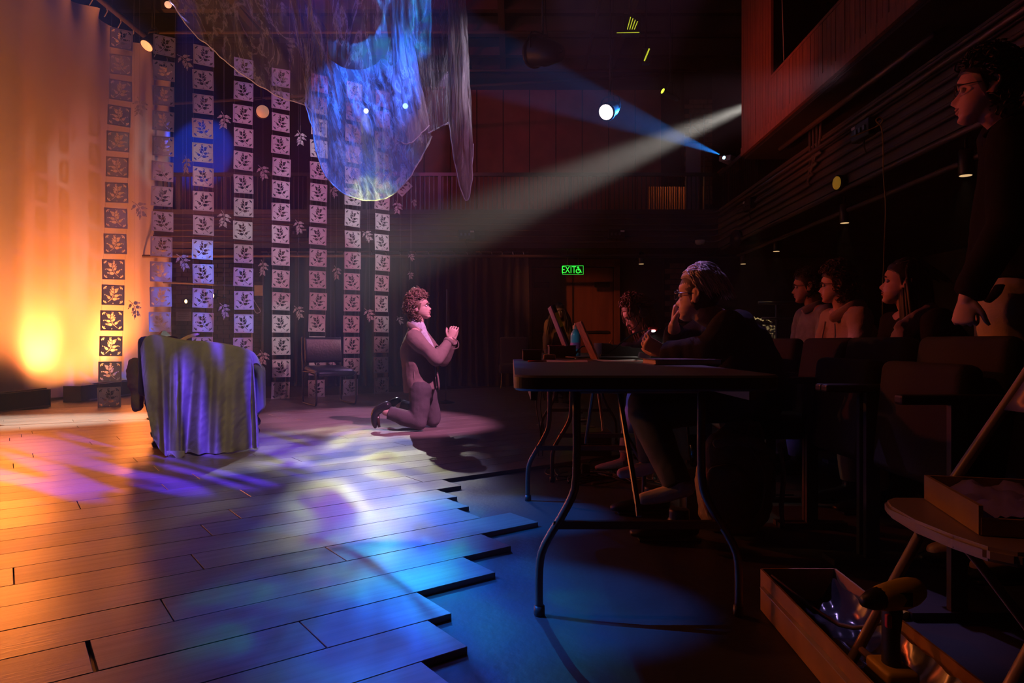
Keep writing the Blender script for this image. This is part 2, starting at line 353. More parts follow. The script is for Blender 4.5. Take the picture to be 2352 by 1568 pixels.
def grid(bm, nu, nv, fn, uvname=None):
    vs = [[bm.verts.new(fn(i / nu, j / nv)) for i in range(nu + 1)] for j in range(nv + 1)]
    lay = bm.loops.layers.uv.new(uvname) if uvname else None
    for j in range(nv):
        for i in range(nu):
            f = bm.faces.new((vs[j][i], vs[j][i + 1], vs[j + 1][i + 1], vs[j + 1][i]))
            if lay:
                for l, (a, b) in zip(f.loops, ((i, j), (i + 1, j), (i + 1, j + 1), (i, j + 1))): l[lay].uv = (a / nu, b / nv)
    return vs
def prism(bm, pts2, z0, z1, f=lambda x, y, z: V((x, y, z))):
    a = [bm.verts.new(f(x, y, z0)) for x, y in pts2]; b = [bm.verts.new(f(x, y, z1)) for x, y in pts2]; n = len(a)
    bm.faces.new(list(reversed(a))); bm.faces.new(b)
    for i in range(n): bm.faces.new((a[i], a[(i + 1) % n], b[(i + 1) % n], b[i]))
def sphere(bm, c, r, seg=12, sc_=(1, 1, 1), rot=None):
    rr = bmesh.ops.create_uvsphere(bm, u_segments=seg, v_segments=max(6, seg * 2 // 3), radius=r); vs = rr['verts']
    bmesh.ops.scale(bm, vec=sc_, verts=vs)
    if rot is not None: bmesh.ops.rotate(bm, cent=(0, 0, 0), matrix=rot, verts=vs)
    bmesh.ops.translate(bm, vec=c, verts=vs)
def baked(ob):
    dg = bpy.context.evaluated_depsgraph_get()
    me = bpy.data.meshes.new_from_object(ob.evaluated_get(dg)); return me
def remesh(bm, voxel, smooth=2, solid=None):
    me = bpy.data.meshes.new('tmp'); bmesh.ops.recalc_face_normals(bm, faces=bm.faces[:]); bm.to_mesh(me); bm.free()
    ob = bpy.data.objects.new('tmp', me); COL.objects.link(ob)
    md = ob.modifiers.new('r', 'REMESH'); md.mode = 'VOXEL'; md.voxel_size = voxel
    if smooth:
        s = ob.modifiers.new('s', 'SMOOTH'); s.factor = .5; s.iterations = smooth
    out = baked(ob); bpy.data.objects.remove(ob); bpy.data.meshes.remove(me)
    return out
def dup(root, loc=None, rot=None, **kw):
    r = root.copy(); COL.objects.link(r)
    if loc is not None: r.location = loc
    if rot is not None: r.rotation_euler = (0, 0, rot)
    for k_, v_ in kw.items(): r[k_] = v_
    for ch in list(root.children):
        c = ch.copy(); COL.objects.link(c); c.parent = r
        for g in ch.children:
            d = g.copy(); COL.objects.link(d); d.parent = c
    return r

# ------------------------------------------------------------------ the setting
bm = B(); box(bm, (0, 7.6, -.1), (18, 17.6, .2)); floor = struct(put('floor', bm, M['blackfloor']))
ROOMTOP = 7.4
bm = B(); box(bm, (0, 7.6, ROOMTOP + .1), (18, 17.6, .2)); ceiling = struct(put('ceiling', bm, M['ceil']))
bm = B(); box(bm, (-7.9, 7.6, ROOMTOP / 2), (.2, 17.6, ROOMTOP)); struct(put('wall_left', bm, M['wallblack']))
bm = B(); box(bm, (8.2, 7.6, ROOMTOP / 2), (.2, 17.6, ROOMTOP)); struct(put('wall_right', bm, M['wallblack']))
bm = B(); box(bm, (0, 16.2, ROOMTOP / 2), (16.4, .2, ROOMTOP)); wall_back = struct(put('wall_back', bm, M['wallblack']))
# ground floor wall under the gallery, with a doorway of its own boards
bm = B(); box(bm, (-.5, 13.7, 1.25), (15, .2, 2.5)); wall_gallery = struct(put('wall_gallery', bm, M['wallblack']))

# stage deck laid at an angle: planks with real joints
UA = math.radians(36.7); UU = V((math.cos(UA), math.sin(UA), 0)); NN = V((-math.sin(UA), math.cos(UA), 0))
deck = empty('floor_deck', (0, 0, 0), 'stage deck of wide brown planks with a stepped front edge, laid on the black floor', None, kind='structure')
Q0, PW = 2.169, .215
ends = {-5: .80, -4: .85, -3: .991, -2: 1.074, -1: 1.387, 0: 1.615, 1: 1.927, 2: 1.765, 3: 1.837, 4: 1.904, 5: 2.066}
fixed = {5: [.872], 0: [.397], -1: [.179], 2: [.573], 4: [.70], 6: [1.94]}
for kk in range(-5, 36):
    q = Q0 + PW * kk
    # far rows run on under the first table; their end keeps near x = 0.75
    e = ends.get(kk, (0.78 + q * NN.x * -1 * 1.0) / UU.x + (0.05 * math.sin(kk * 2.3)))
    s0 = -.55
    js = list(fixed.get(kk, []))
    if not js: js = [s0 + random.uniform(.5, 2.2)]
    while js[-1] + 2.2 < e: js.append(js[-1] + random.uniform(1.7, 2.5))
    cuts = [s0] + [j for j in js if j < e - .15] + [e]
    for i, (a, b) in enumerate(zip(cuts, cuts[1:])):
        gap = .0016
        ga = .009 if (kk == -1 and i == 1) else gap
        bm = B(); L = b - a - gap - ga; wd = PW - .0034
        box(bm, (0, 0, 0), (L, wd, .02), bev=.0012, seg=1)
        o = put('plank', bm, M['plank'], deck)
        c = UU * ((a + ga + b - gap) / 2) + NN * (q + PW / 2); o.location = (c.x, c.y, .0104 + random.uniform(-.0003, .0003)); o.rotation_euler = (0, 0, UA)
# dark border strip the planks stop short on
# rear gallery -------------------------------------------------------------
GY = 12.3
gal = empty('trim_gallery', (0, 0, 0), 'dark gallery running along the back and side of the house, with conduits and a barred railing', None, kind='structure')
bm = B(); box(bm, (-1.6, GY + .06, 2.86), (10.62, .12, .70)); put('fascia', bm, M['fascia'], gal)
bm = B(); box(bm, (-1.4, 13.1, 2.54), (13.2, 1.6, .06)); put('soffit', bm, M['fascia'], gal)
def side_poly(bm, x0, ya, yb, z0, z1, th):
    prism(bm, [(XR(x0, ya), ya), (XR(x0, yb), yb), (XR(x0 + th, yb), yb), (XR(x0 + th, ya), ya)], z0, z1)
bm = B(); side_poly(bm, 3.375, .3, GY + .12, 2.51, 3.21, .12); put('fascia', bm, M['fascia'], gal)
bm = B(); side_poly(bm, 3.40, .3, GY + 1.5, 2.50, 2.55, 4.4); put('soffit', bm, M['fascia'], gal)
for i in range(6):                                     # conduits bolted along both fronts, turning the corner
    z = 2.62 + i * .105; r = .017
    bm = B(); tube(bm, [(-6.6, GY - .03, z), (XR(3.1, GY), GY - .03, z), (XR(3.28, GY) , GY - .06, z), (XR(3.345, GY), GY - .22, z), (XR(3.345, 9), 9, z), (XR(3.345, 3.2 - .3 * i), 3.2 - .3 * i, z)], r, 8)
    put('conduit', bm, M['fascia'], gal, True)
for i in range(4):                                     # elbows that climb beside the booth
    y = 8.15 - i * .10; z = 2.70 + i * .1
    bm = B(); tube(bm, [(XR(3.33, 11.0), 11.0, z), (XR(3.33, y + .25), y + .25, z), (XR(3.33, y + .07), y + .07, z + .05), (XR(3.33, y), y, z + .22), (XR(3.33, y), y, 3.42)], .02, 8, sub=3)
    put('conduit', bm, M['fascia'], gal, True)
for zz, xx in ((2.46, 3.36), (2.33, 3.62)):            # long light pipes under the side gallery
    bm = B(); tube(bm, [(XR(xx, .5), .5, zz), (XR(xx, 12.0), 12.0, zz)], .028, 8); put('light_pipe', bm, M['pipe'], gal, True)
bm = B(); tube(bm, [(XR(3.30, .5), .5, 3.05), (XR(3.30, 12.0), 12.0, 3.05)], .024, 8); put('light_pipe', bm, M['pipe'], gal, True)
bm = B(); tube(bm, [(-6.5, 12.0, 2.33), (XR(3.6, 12), 12.0, 2.33)], .026, 8); put('light_pipe', bm, M['pipe'], gal, True)
bm = B(); tube(bm, [(XR(3.25, 5.5), 5.5, 3.30), (XR(3.25, 8.9), 8.9, 3.34)], .03, 8); put('light_pipe', bm, M['pipe'], gal, True)
# railing bars, one by one
bar = B(); box(bar, (0, 0, .31), (.018, .018, .60)); bar_me = bpy.data.meshes.new('railing_bar'); bar.to_mesh(bar_me); bar.free(); bar_me.materials.append(M['steel'])
nb = 122
for i in range(nb):
    o = bpy.data.objects.new('railing_bar', bar_me); COL.objects.link(o); o.parent = gal; o.location = (-6.3 + i * .0815, GY + .02, 3.2)
for i in range(20):
    y = GY - .1 - i * .1
    o = bpy.data.objects.new('railing_bar', bar_me); COL.objects.link(o); o.parent = gal; o.location = (XR(3.42, y), y, 3.2)
for i in range(5):
    x = -6.0 + i * 2.35
    bm = B(); box(bm, (x, GY + .02, 3.5), (.06, .06, .64)); put('railing_post', bm, M['steel'], gal)
bm = B(); box(bm, (-1.45, GY + .02, 3.84), (10.3, .07, .06)); put('handrail', bm, M['steel'], gal)
bm = B(); side_poly(bm, 3.39, 9.9, GY + .02, 3.81, 3.87, .07); put('handrail', bm, M['steel'], gal)
bm = B(); box(bm, (-1.4, 14.2, 3.16), (13, 3.9, .08)); put('gallery_floor', bm, M['fascia'], gal)
# red panelled wall behind the rear gallery: vertical panels
redw = empty('wall_red', (0, 0, 0), 'dark red panelled wall behind the rear gallery', None, kind='structure')
x = -6.2
while x < 3.0:
    wd = .60
    bm = B(); box(bm, (x + wd / 2, 15.55, 4.87), (wd - .02, .06, 3.36), bev=.006, seg=1); put('panel', bm, M['redwall'], redw)
    x += wd
bm = B(); box(bm, (-1.5, 15.66, 5.3), (12, .1, 4.2)); put('backing', bm, M['wallblack'], redw)
# warm lit slats seen through the railing at the corner
for i in range(12):
    bm = B(); box(bm, (2.75 + i * .093, 13.6, 3.55), (.074, .04, .72), bev=.004, seg=1); put('slat', bm, M['booth'], redw)
area('gallery_bulb', (3.2, 13.1, 4.15), (3.3, 13.6, 3.4), 1.6, (1, .4, .12), .5, .1)
# brick pier on the gallery
pier = empty('pillar_brick', (0, 0, 0), 'brown brick pier standing behind the rear gallery railing', None, kind='structure')
bm = B(); box(bm, (4.1, 15.2, 5.0), (.62, .3, 3.6)); put('mortar', bm, M['joint'], pier)
for r_ in range(22):
    for c_ in range(3):
        x0 = 3.80 + c_ * .205 + (.1 if r_ % 2 else 0)
        x1 = min(x0 + .195, 4.41)
        if x1 - x0 < .05: continue
        bm = B(); box(bm, ((x0 + x1) / 2, 15.04, 3.9 + r_ * .105), (x1 - x0, .04, .09)); put('brick', bm, M['brick_red'], pier)
# second brick pier downstairs, behind the person with bleached hair
pier2 = empty('pillar_lower', (0, 0, 0), 'narrow brown brick pier under the rear gallery, right of the doors', None, kind='structure')
bm = B(); box(bm, (3.17, 13.45, 1.25), (.40, .26, 2.5)); put('mortar', bm, M['joint'], pier2)
for r_ in range(22):
    for c_ in range(2):
        x0 = 2.98 + c_ * .2 + (.1 if r_ % 2 else 0); x1 = min(x0 + .19, 3.37)
        if x1 - x0 < .05: continue
        bm = B(); box(bm, ((x0 + x1) / 2, 13.31, .1 + r_ * .105), (x1 - x0, .03, .09)); put('brick', bm, M['brick_red'], pier2)

# double doors under the exit sign
dr = empty('door_1', (0, 0, 0), 'reddish brown double doors under the exit sign', None, kind='structure')
for (xa, xb) in ((.40, 1.195), (1.205, 2.0)):
    bm = B(); box(bm, ((xa + xb) / 2, 13.55, 1.15), (xb - xa, .06, 2.28), bev=.006, seg=1); leaf = put('door_leaf', bm, M['door'], dr)
    hx = xb - .09 if xa < 1 else xa + .09
    bm = B(); box(bm, ((xa + xb) / 2, 13.49, 1.02), (.62, .05, .05), bev=.01); put('push_bar', bm, M['blackmetal'], leaf)
    bm = B(); box(bm, (xa + .18 if xa < 1 else xb - .22, 13.48, 1.95), (.30, .07, .10), bev=.01); put('door_closer', bm, M['blackmetal'], leaf)
for xa in (.33, 2.07):
    bm = B(); box(bm, (xa, 13.53, 1.2), (.12, .14, 2.42)); put('door_jamb', bm, M['door'], dr)
bm = B(); box(bm, (1.2, 13.53, 2.38), (1.86, .14, .14)); put('door_head', bm, M['door'], dr)
bm = B(); box(bm, (1.2, 13.50, 1.15), (.012, .02, 2.28)); put('astragal', bm, M['steel'], dr)

# black brick wall upstage left, seen between the strands
bw = empty('wall_upstage', (0, 0, 0), 'black painted brick wall upstage behind the paper strands', None, kind='structure')
bm = B(); box(bm, (-5.3, 13.3, 3.3), (5.0, .2, 6.6)); put('backing', bm, M['joint'], bw)
bk = B()
for r_ in range(28):
    for c_ in range(11):
        x0 = -6.6 + c_ * .23 + (.115 if r_ % 2 else 0)
        box(bk, (x0 + .11, 13.19, .08 + r_ * .085), (.218, .03, .074))
o = put('brickwork', bk, M['brick'], bw); o['kind'] = 'stuff'

# black curtains under the gallery: one panel per object
def curtain(x0, x1, seed):
    rnd = random.Random(seed); bm = B(); ph = rnd.uniform(0, 6); nfo = int((x1 - x0) / .17)
    def f(u, v):
        x = x0 + (x1 - x0) * u
        return V((x + .02 * math.sin(9 * u + 3 * v + ph), 12.42 + .055 * math.sin(u * nfo * 2 * PI + ph + .5 * math.sin(v * 3)) * (.5 + .5 * v) + .02 * math.sin(u * 40 + ph), 2.42 - 2.40 * v))
    grid(bm, int((x1 - x0) * 60), 14, f); return bm
cur_x = [(-4.55, -3.22, 'leftmost'), (-3.18, -1.90, ''), (-1.86, -.70, ''), (-.66, .30, '')]
cl = ['black velour curtain hanging behind the black chair and middle strands', 'black velour curtain hanging behind the strands nearest the kneeling man',
      'black velour curtain hanging straight behind the kneeling man', 'black velour curtain ending beside the double doors']
for (a, b, _), lab in zip(cur_x, cl):
    c = put('stage_curtain', curtain(a, b, a), M['curtain'], None, True); tag(c, lab, 'curtain', 'black curtains under the gallery')
    ORG[c.name] = V((0, 0, 0))
    n_h = 5
    for i in range(n_h):
        x = a + (b - a) * (i + .5) / n_h
        hk = B(); tube(hk, [(x, 12.36, 2.36), (x + .012, 12.35, 2.40), (x, 12.36, 2.45), (x - .01, 12.37, 2.47)], .007, 6, sub=2); put('hook', hk, M['chrome'], c, True)
    bm = B(); tube(bm, [(a, 12.39, 2.455), (b, 12.39, 2.455)], .014, 8); put('track', bm, M['pipe'], c, True)

# cyclorama ---------------------------------------------------------------
CYX = -6.55
bm = B()
def cycf(u, v):
    y = 4.6 + 8.25 * u; z = 6.08 * (1 - v) + .03
    endf = max(0, (u - .86) / .14)
    fold = .05 * math.sin(y * 2.1) + .03 * math.sin(y * 5.3 + 1) + .06 * endf * math.sin(y * 16) * (.4 + .6 * (1 - v))
    fold += .14 * math.exp(-((y - 8.95) / .28) ** 2)          # soft vertical belly between the two units
    top = .10 * math.exp(-v * 26) * math.sin(y * 9.0)
    return V((CYX + .12 * (1 - endf) * 0 + fold + top + endf * .12, y, z - .14 * math.exp(-v * 30) * abs(math.sin(y * 2.6)) - endf * .12 * (1 - v) ** 3))
grid(bm, 200, 40, cycf)
cyc = put('cyclorama', bm, mat('cyc', (.80, .70, .62), .9, bump=(50, .06, (1, 1, .3)), vary=(1.3, .05, (1, 1, .2)), spec=.1, trans=.25), None, True)
tag(cyc, 'tall peach cyclorama cloth glowing orange down the left side of the stage', 'backdrop')
bm = B(); tube(bm, [(-6.5, 4.4, 6.17), (-6.42, 12.9, 6.17)], .045, 10); put('pipe', bm, M['pipe'], cyc, True)
for i in range(22):
    y = 4.8 + i * .38; bm = B(); tube(bm, [(-6.5, y, 6.0), (-6.46, y + .02, 6.1), (-6.47, y, 6.2)], .008, 6); put('tie', bm, M['thread'], cyc)
for (ya, yb, lab) in ((5.6, 8.74, 'long black ground row trough at the foot of the cyclorama, cut by the left edge'), (9.36, 11.6, 'black ground row trough behind the leftmost paper strand')):
    t = empty('ground_row', (-6.03, (ya + yb) / 2, 0), lab, 'light trough', 'ground row lights')
    bm = B(); box(bm, (-5.93, (ya + yb) / 2, .115), (.02, yb - ya, .21)); box(bm, (-6.03, (ya + yb) / 2, .022), (.2, yb - ya, .02)); box(bm, (-6.13, (ya + yb) / 2, .07), (.02, yb - ya, .10))
    put('trough', bm, M['blackmetal'], t)
    for ye in (ya, yb):
        bm = B(); box(bm, (-6.03, ye, .11), (.24, .02, .22), bev=.004); put('end_plate', bm, M['blackmetal'], t)
    bm = B(); tube(bm, [(-5.86, ya + .1, .02), (-5.84, (ya + yb) / 2, .02), (-5.86, yb - .1, .02)], .012, 6); put('foot_rail', bm, M['pipe'], t)
    bm = B(); tube(bm, [(-5.93, ya + .3, .232), (-5.93, yb - .05, .232)], .010, 6); put('edge_rail', bm, M['pipe'], t)

# control booth on the side gallery: stained boards round a dark opening -----
BX = 2.927; BT = 7.3
booth = empty('wall_booth', (0, 0, 0), 'control booth front clad in red-lit vertical boards round a dark window opening', None, kind='structure')
def bpt(y, z, dx=0): return V((XR(BX, y) + dx, y, z))
y = 9.5; i = 0
SILL = 4.03
while y > 2.7:
    w_ = .098; yb = y - w_
    z0 = 3.40 + .115
    z1 = BT if y > 8.36 else SILL
    jit = random.uniform(0, .004)
    bm = B(); prism(bm, [(XR(BX, y) - jit, y - .004), (XR(BX, yb) - jit, yb + .004), (XR(BX, yb) + .03, yb + .004), (XR(BX, y) + .03, y - .004)], z0, z1)
    put('board', bm, M['booth'], booth); y = yb
bm = B(); prism(bm, [(XR(BX, 9.5) - .012, 9.5), (XR(BX, 2.7) - .012, 2.7), (XR(BX, 2.7) + .03, 2.7), (XR(BX, 9.5) + .03, 9.5)], 3.40, 3.512); put('bottom_board', bm, M['booth'], booth)
bm = B(); prism(bm, [(XR(BX, 8.37) - .01, 8.33), (XR(BX, 2.7) - .01, 2.7), (XR(BX, 2.7) + .06, 2.7), (XR(BX, 8.37) + .06, 8.33)], SILL, SILL + .035); put('sill', bm, M['booth'], booth)
bm = B(); prism(bm, [(XR(BX, 9.5) + .035, 9.5), (XR(BX, 2.7) + .035, 2.7), (XR(BX, 2.7) + .12, 2.7), (XR(BX, 9.5) + .12, 9.5)], 3.38, SILL); prism(bm, [(XR(BX, 9.5) + .035, 9.5), (XR(BX, 8.4) + .035, 8.4), (XR(BX, 8.4) + .12, 8.4), (XR(BX, 9.5) + .12, 9.5)], SILL, BT)
put('backing', bm, M['joint'], booth)
bm = B(); prism(bm, [(XR(BX, 9.5) + .04, 9.49), (XR(BX, 2.7) + .04, 2.7), (6.5, 2.7), (6.5, 9.49)], 3.36, 3.40); put('booth_floor', bm, M['ceil'], booth)
bm = B(); prism(bm, [(XR(BX, 9.5) + .04, 9.5), (XR(BX, 9.5) + .04, 9.42), (6.5, 9.42), (6.5, 9.5)], 3.38, BT); put('booth_end', bm, M['ceil'], booth)
bm = B(); box(bm, (5.9, 6, 5.4), (.1, 7, 4)); put('booth_back', bm, M['ceil'], booth)
bm = B(); tube(bm, [bpt(8.28, 5.6, .1), bpt(7.98, SILL + .03, .03)], .006, 6); put('sash_cord', bm, M['thread'], booth)

# rig grid under the roof --------------------------------------------------
rig = empty('trim_rig', (0, 0, 0), 'grid of lighting pipes under the black ceiling', None, kind='structure')
for (a, b) in (((-6.5, 12.0, 6.26), (2.6, 12.0, 6.26)), ((-7, 10.2, 6.55), (2.6, 10.2, 6.55)), ((-7, 8.6, 6.6), (2.6, 8.6, 6.6)), ((-5.2, 4, 6.75), (-4.6, 15, 6.75)), ((-3.9, 4, 6.8), (-3.5, 15, 6.8)),
               ((-1.2, 4, 6.8), (-.9, 15, 6.8)), ((1.4, 4, 6.8), (1.6, 15, 6.8)), ((-6.6, 13.0, 5.35), (2.8, 13.0, 5.9)), ((-7, 11.2, 6.85), (3, 11.2, 6.85)), ((-6, 14.8, 6.7), (4, 14.8, 6.7))):
    bm = B(); tube(bm, [a, b], .03, 8); put('pipe', bm, M['pipe'], rig, True)
for yy in (12.6, 13.6, 14.6, 15.4):                      # roof joists
    bm = B(); box(bm, (-1, yy, 7.1), (13, .14, .35)); put('joist', bm, M['fascia'], rig)
for xx in (-5, -3.2, -.2, 2.2):
    bm = B(); box(bm, (xx, 12, 7.0), (.12, 7, .22)); put('joist', bm, M['fascia'], rig)

# ------------------------------------------------------------------ paper strands
def leaflet(cx, cy, ang, L, W):
    pts = []
    for t, w_ in ((0, 0), (.15, .7), (.42, 1), (.7, .75), (1, 0), (.7, -.75), (.42, -1), (.15, -.7)):
        x, y_ = t * L, w_ * W
        pts.append((cx + x * math.cos(ang) - y_ * math.sin(ang), cy + x * math.sin(ang) + y_ * math.cos(ang)))
    return pts
def frond(x, y, ang, L, n=3):
    """a pinnate twig: a terminal leaflet and n pairs"""
    out = []
    ca, sa = math.cos(ang), math.sin(ang)
    for i in range(n):
        t = .22 + .62 * i / n; px, py = x + ca * L * t, y + sa * L * t
        l_ = L * (.42 - .04 * i)
        for s in (-1, 1):
            a2 = ang + s * .72
            out.append(leaflet(px, py, a2, l_, l_ * .19))
    out.append(leaflet(x + ca * L * .86, y + sa * L * .86, ang, L * .42, L * .10))
    return out
def strip(p, q, w_):
    (x0, y0), (x1, y1) = p, q; dx, dy = x1 - x0, y1 - y0; l_ = math.hypot(dx, dy); nx, ny = -dy / l_ * w_, dx / l_ * w_
    return [(x0 + nx, y0 + ny), (x1 + nx, y1 + ny), (x1 - nx, y1 - ny), (x0 - nx, y0 - ny)]
def sprig_polys():
    stem = [(-.055, -.088), (-.022, -.056), (-.002, -.022), (.010, .014), (.006, .044), (.0, .06)]
    pol = []
    br = [(-.022, -.056, 2.35, .062), (-.02, -.054, .12, .075), (.002, -.018, .30, .066), (-.004, -.02, 2.05, .058), (.010, .016, 2.25, .056), (.012, .02, .85, .054), (.004, .05, 1.9, .05), (.008, .052, .55, .05)]
    for x, y, a, L in br:
        pol += frond(x, y, a, L * .98, 4); pol.append(strip((x, y), (x + math.cos(a) * L * .8, y + math.sin(a) * L * .8), .0016))
    for a, b in zip(stem, stem[1:]):
        d = (b[0] - a[0], b[1] - a[1]); k_ = 0
        pol.append(strip((a[0] + d[0] * k_, a[1] + d[1] * k_), (b[0] - d[0] * k_, b[1] - d[1] * k_), .0028))
    return pol
from mathutils.geometry import delaunay_2d_cdt
def inside(p, poly):
    x, y = p; c = False; j = len(poly) - 1
    for i in range(len(poly)):
        xi, yi = poly[i]; xj, yj = poly[j]
        if (yi > y) != (yj > y) and x < (xj - xi) * (y - yi) / (yj - yi) + xi: c = not c
        j = i
    return c
def poly_mesh(name, outer, holes, th):
    """outer given: a sheet with the polygons cut out of it; else the union of the polygons as a thin sheet"""
    vs, es = [], []
    for pts in ([outer] if outer else []) + holes:
        n0 = len(vs); vs += [V((x, y)) for x, y in pts]; es += [(n0 + i, n0 + (i + 1) % len(pts)) for i in range(len(pts))]
    ov, oe, of, *_ = delaunay_2d_cdt(vs, es, [], 0, 1e-6)
    bb = [(min(x for x, y in h), max(x for x, y in h), min(y for x, y in h), max(y for x, y in h)) for h in holes]
    bm = B(); bv = [bm.verts.new((v.x, 0, v.y)) for v in ov]
    for f in of:
        cx = sum(ov[i].x for i in f) / 3; cy = sum(ov[i].y for i in f) / 3
        hit = any(b_[0] <= cx <= b_[1] and b_[2] <= cy <= b_[3] and inside((cx, cy), h) for h, b_ in zip(holes, bb))
        if hit != bool(outer): bm.faces.new([bv[i] for i in f])
    bmesh.ops.delete(bm, geom=[v for v in bm.verts if not v.link_faces], context='VERTS')
    bmesh.ops.recalc_face_normals(bm, faces=bm.faces[:])
    r = bmesh.ops.extrude_face_region(bm, geom=bm.faces[:])
    bmesh.ops.translate(bm, vec=(0, th, 0), verts=[g for g in r['geom'] if isinstance(g, bmesh.types.BMVert)])
    bmesh.ops.recalc_face_normals(bm, faces=bm.faces[:])
    me = bpy.data.meshes.new(name); bm.to_mesh(me); bm.free(); return me
SQ = .125
def card_mesh(flip):
    holes = [[(x * flip, y) for x, y in p] for p in sprig_polys()]
    for sx in (-1, 1):
        for sy in (-1, 1):
            cx, cy = sx * .098, sy * .098
            for a in (0.2, 1.0, 1.8):
                aa = math.atan2(-sy, -sx) + (a - 1.0) * 1.05
                holes.append(leaflet(cx + math.cos(aa) * .005 - sx * .0, cy + math.sin(aa) * .005, aa, .028, .0065))
    for (x, y) in ((-.088, 0), (.088, .0), (.0, -.104), (0, .104)): holes.append([(x, y + .008), (x + .006, y), (x, y - .008), (x - .006, y)])
    out = [(-SQ, -SQ), (SQ, -SQ), (SQ, SQ), (-SQ, SQ)]
    me = poly_mesh('card', out, holes, .0012)
    me.materials.clear(); me.materials.append(M['card'])
    return me
CARDS = [card_mesh(1), card_mesh(-1)]
bm = B()
for o_ in (.114, ):
    for a in range(4):
        r_ = Matrix.Rotation(a * PI / 2, 3, 'Y')
        vs = box(bm, (0, -.0016, o_), (2 * o_, .0008, .0022)); bmesh.ops.rotate(bm, cent=(0, 0, 0), matrix=r_, verts=vs)
BORDER = bpy.data.meshes.new('border_line'); bm.to_mesh(BORDER); bm.free(); BORDER.materials.append(M['cardline'])
strands = [  # top px, bottom px, distance, turn, n cards
    ((280, 90), (252, 912), 8.45, 24, 15, 'strand of cut paper cards hanging against the orange cyclorama, leftmost of all'),
    ((378, 105), (366, 912), 8.67, 26, 15, 'strand of cut paper cards hanging over the right edge of the cyclorama'),
    ((467, 128), (466, 907), 8.90, 28, 15, 'third strand of cut paper cards from the left, above the draped armchair'),
    ((559, 156), (559, 903), 9.30, 31, 15, 'fourth strand of cut paper cards from the left, above the right end of the armchair'),
    ((646, 179), (645, 897), 9.67, 33, 15, 'strand of cut paper cards just left of the black sled chair'),
    ((734, 192), (728, 892), 9.93, 36, 15, 'strand of cut paper cards hanging behind the seat of the black chair'),
    ((813, 209), (806, 890), 10.2, 38, 15, 'strand of cut paper cards just right of the black chair, behind the blue cloth'),
    ((880, 228), (876, 885), 10.6, 42, 15, 'strand of cut paper cards nearest the kneeling man')]
for si, (tp, bp, d, ang, n, lab) in enumerate(strands):
    A, Z = P(*tp, d), P(*bp, d)
    a = math.radians(ang)
    root = empty('paper_strand', (Z.x, Z.y, Z.z - SQ), lab, 'paper garland', 'strands of cut paper cards')
    for i in range(n):
        t = i / (n - 1); c = A.lerp(Z, t) - root.location
        o = bpy.data.objects.new('card', CARDS[i % 2]); COL.objects.link(o); o.parent = root
        o.location = c + V((random.uniform(-.008, .008), 0, 0)); o.rotation_euler = (random.uniform(-.04, .04), random.uniform(-.025, .025), a + random.uniform(-.13, .13))
        b_ = bpy.data.objects.new('border_line', BORDER); COL.objects.link(b_); b_.parent = o
    for s in (-1, 1):
        off = V((math.cos(a) * s * .117, math.sin(a) * s * .117, 0))
        bm = B(); up = A + (A - Z).normalized() * (6.5 - A.z) * .999
        tube(bm, [up + off, A + off, Z + off], .0009, 4); put('string', bm, M['thread'], root)
# loose sprigs between the strands
SPR = poly_mesh('leaf_sprig', None, [[(x, -y) for x, y in p] for p in sprig_polys()], .0008); SPR.materials.clear(); SPR.materials.append(M['sprig'])
sprigs = [(321, 245, 8.5, 1.0, 'faint paper sprig against the cyclorama, highest of its three'), (320, 480, 8.5, 1.0, 'dark paper sprig against the middle of the cyclorama'), (309, 708, 8.4, 1.05, 'dark paper sprig low on the cyclorama, between the two leftmost strands'),
          (425, 140, 8.8, .95, 'dim paper sprig between second and third strands, near the ceiling'), (514, 276, 9.0, .95, 'orange-lit paper sprig high between the third and fourth strands'), (428, 378, 8.8, 1.0, 'pale paper sprig on the deep blue patch of wall'),
          (420, 600, 8.8, 1.0, 'pink paper sprig between second and third strands, over the dark brick'), (514, 503, 9.1, .95, 'dim paper sprig in front of the gallery rail, third gap of strands'), (515, 712, 9.1, .95, 'pink paper sprig just right of the yellow lamp'),
          (604, 395, 9.5, .95, 'paper sprig beside the red-lit rail, fourth gap of strands'), (604, 615, 9.5, .95, 'pink paper sprig at curtain top height, fourth gap of strands'), (604, 821, 9.5, .9, 'pink paper sprig just right of the draped armchair'),
          (690, 317, 9.8, .9, 'dim paper sprig just left of the blue cloth'), (686, 520, 9.8, .9, 'dim paper sprig in front of the small outlet box'), (686, 716, 9.8, .9, 'pink paper sprig above the black chair back'),
          (773, 626, 10.0, .9, 'pink paper sprig between the two strands right of the chair, upper'), (760, 828, 9.9, .8, 'small paper sprig behind the black chair seat'), (767, 440, 10.0, .8, 'dim paper sprig under the left of the blue cloth'),
          (844, 541, 10.4, .85, 'dim paper sprig between the last two strands, upper'), (848, 722, 10.4, .9, 'dim paper sprig between the last two strands, lower'), (913, 476, 10.7, .9, 'paper sprig right below the tilted orange card'),
          (951, 465, 10.8, .55, 'small orange-lit paper sprig right of the tilted card'), (945, 590, 10.8, .55, 'small paper sprig floating high above the kneeling man'), (943, 632, 10.8, .55, 'small paper sprig floating just above the kneeling man'), (919, 735, 10.7, .6, 'dim paper sprig behind the hair of the kneeling man')]
for (px, py, d, s, lab) in sprigs:
    p = P(px, py, d); root = empty('leaf_sprig', p, lab, 'paper sprig', 'paper sprigs on threads')
    o = bpy.data.objects.new('sprig', SPR); COL.objects.link(o); o.parent = root; o.scale = (s * 1.22,) * 3; o.rotation_euler = (0, random.uniform(-.35, .35), random.uniform(-.5, .5))
    bm = B(); tube(bm, [p + V((0, 0, .05)), V((p.x, p.y, 6.5))], .0007, 4); put('thread', bm, M['thread'], root)
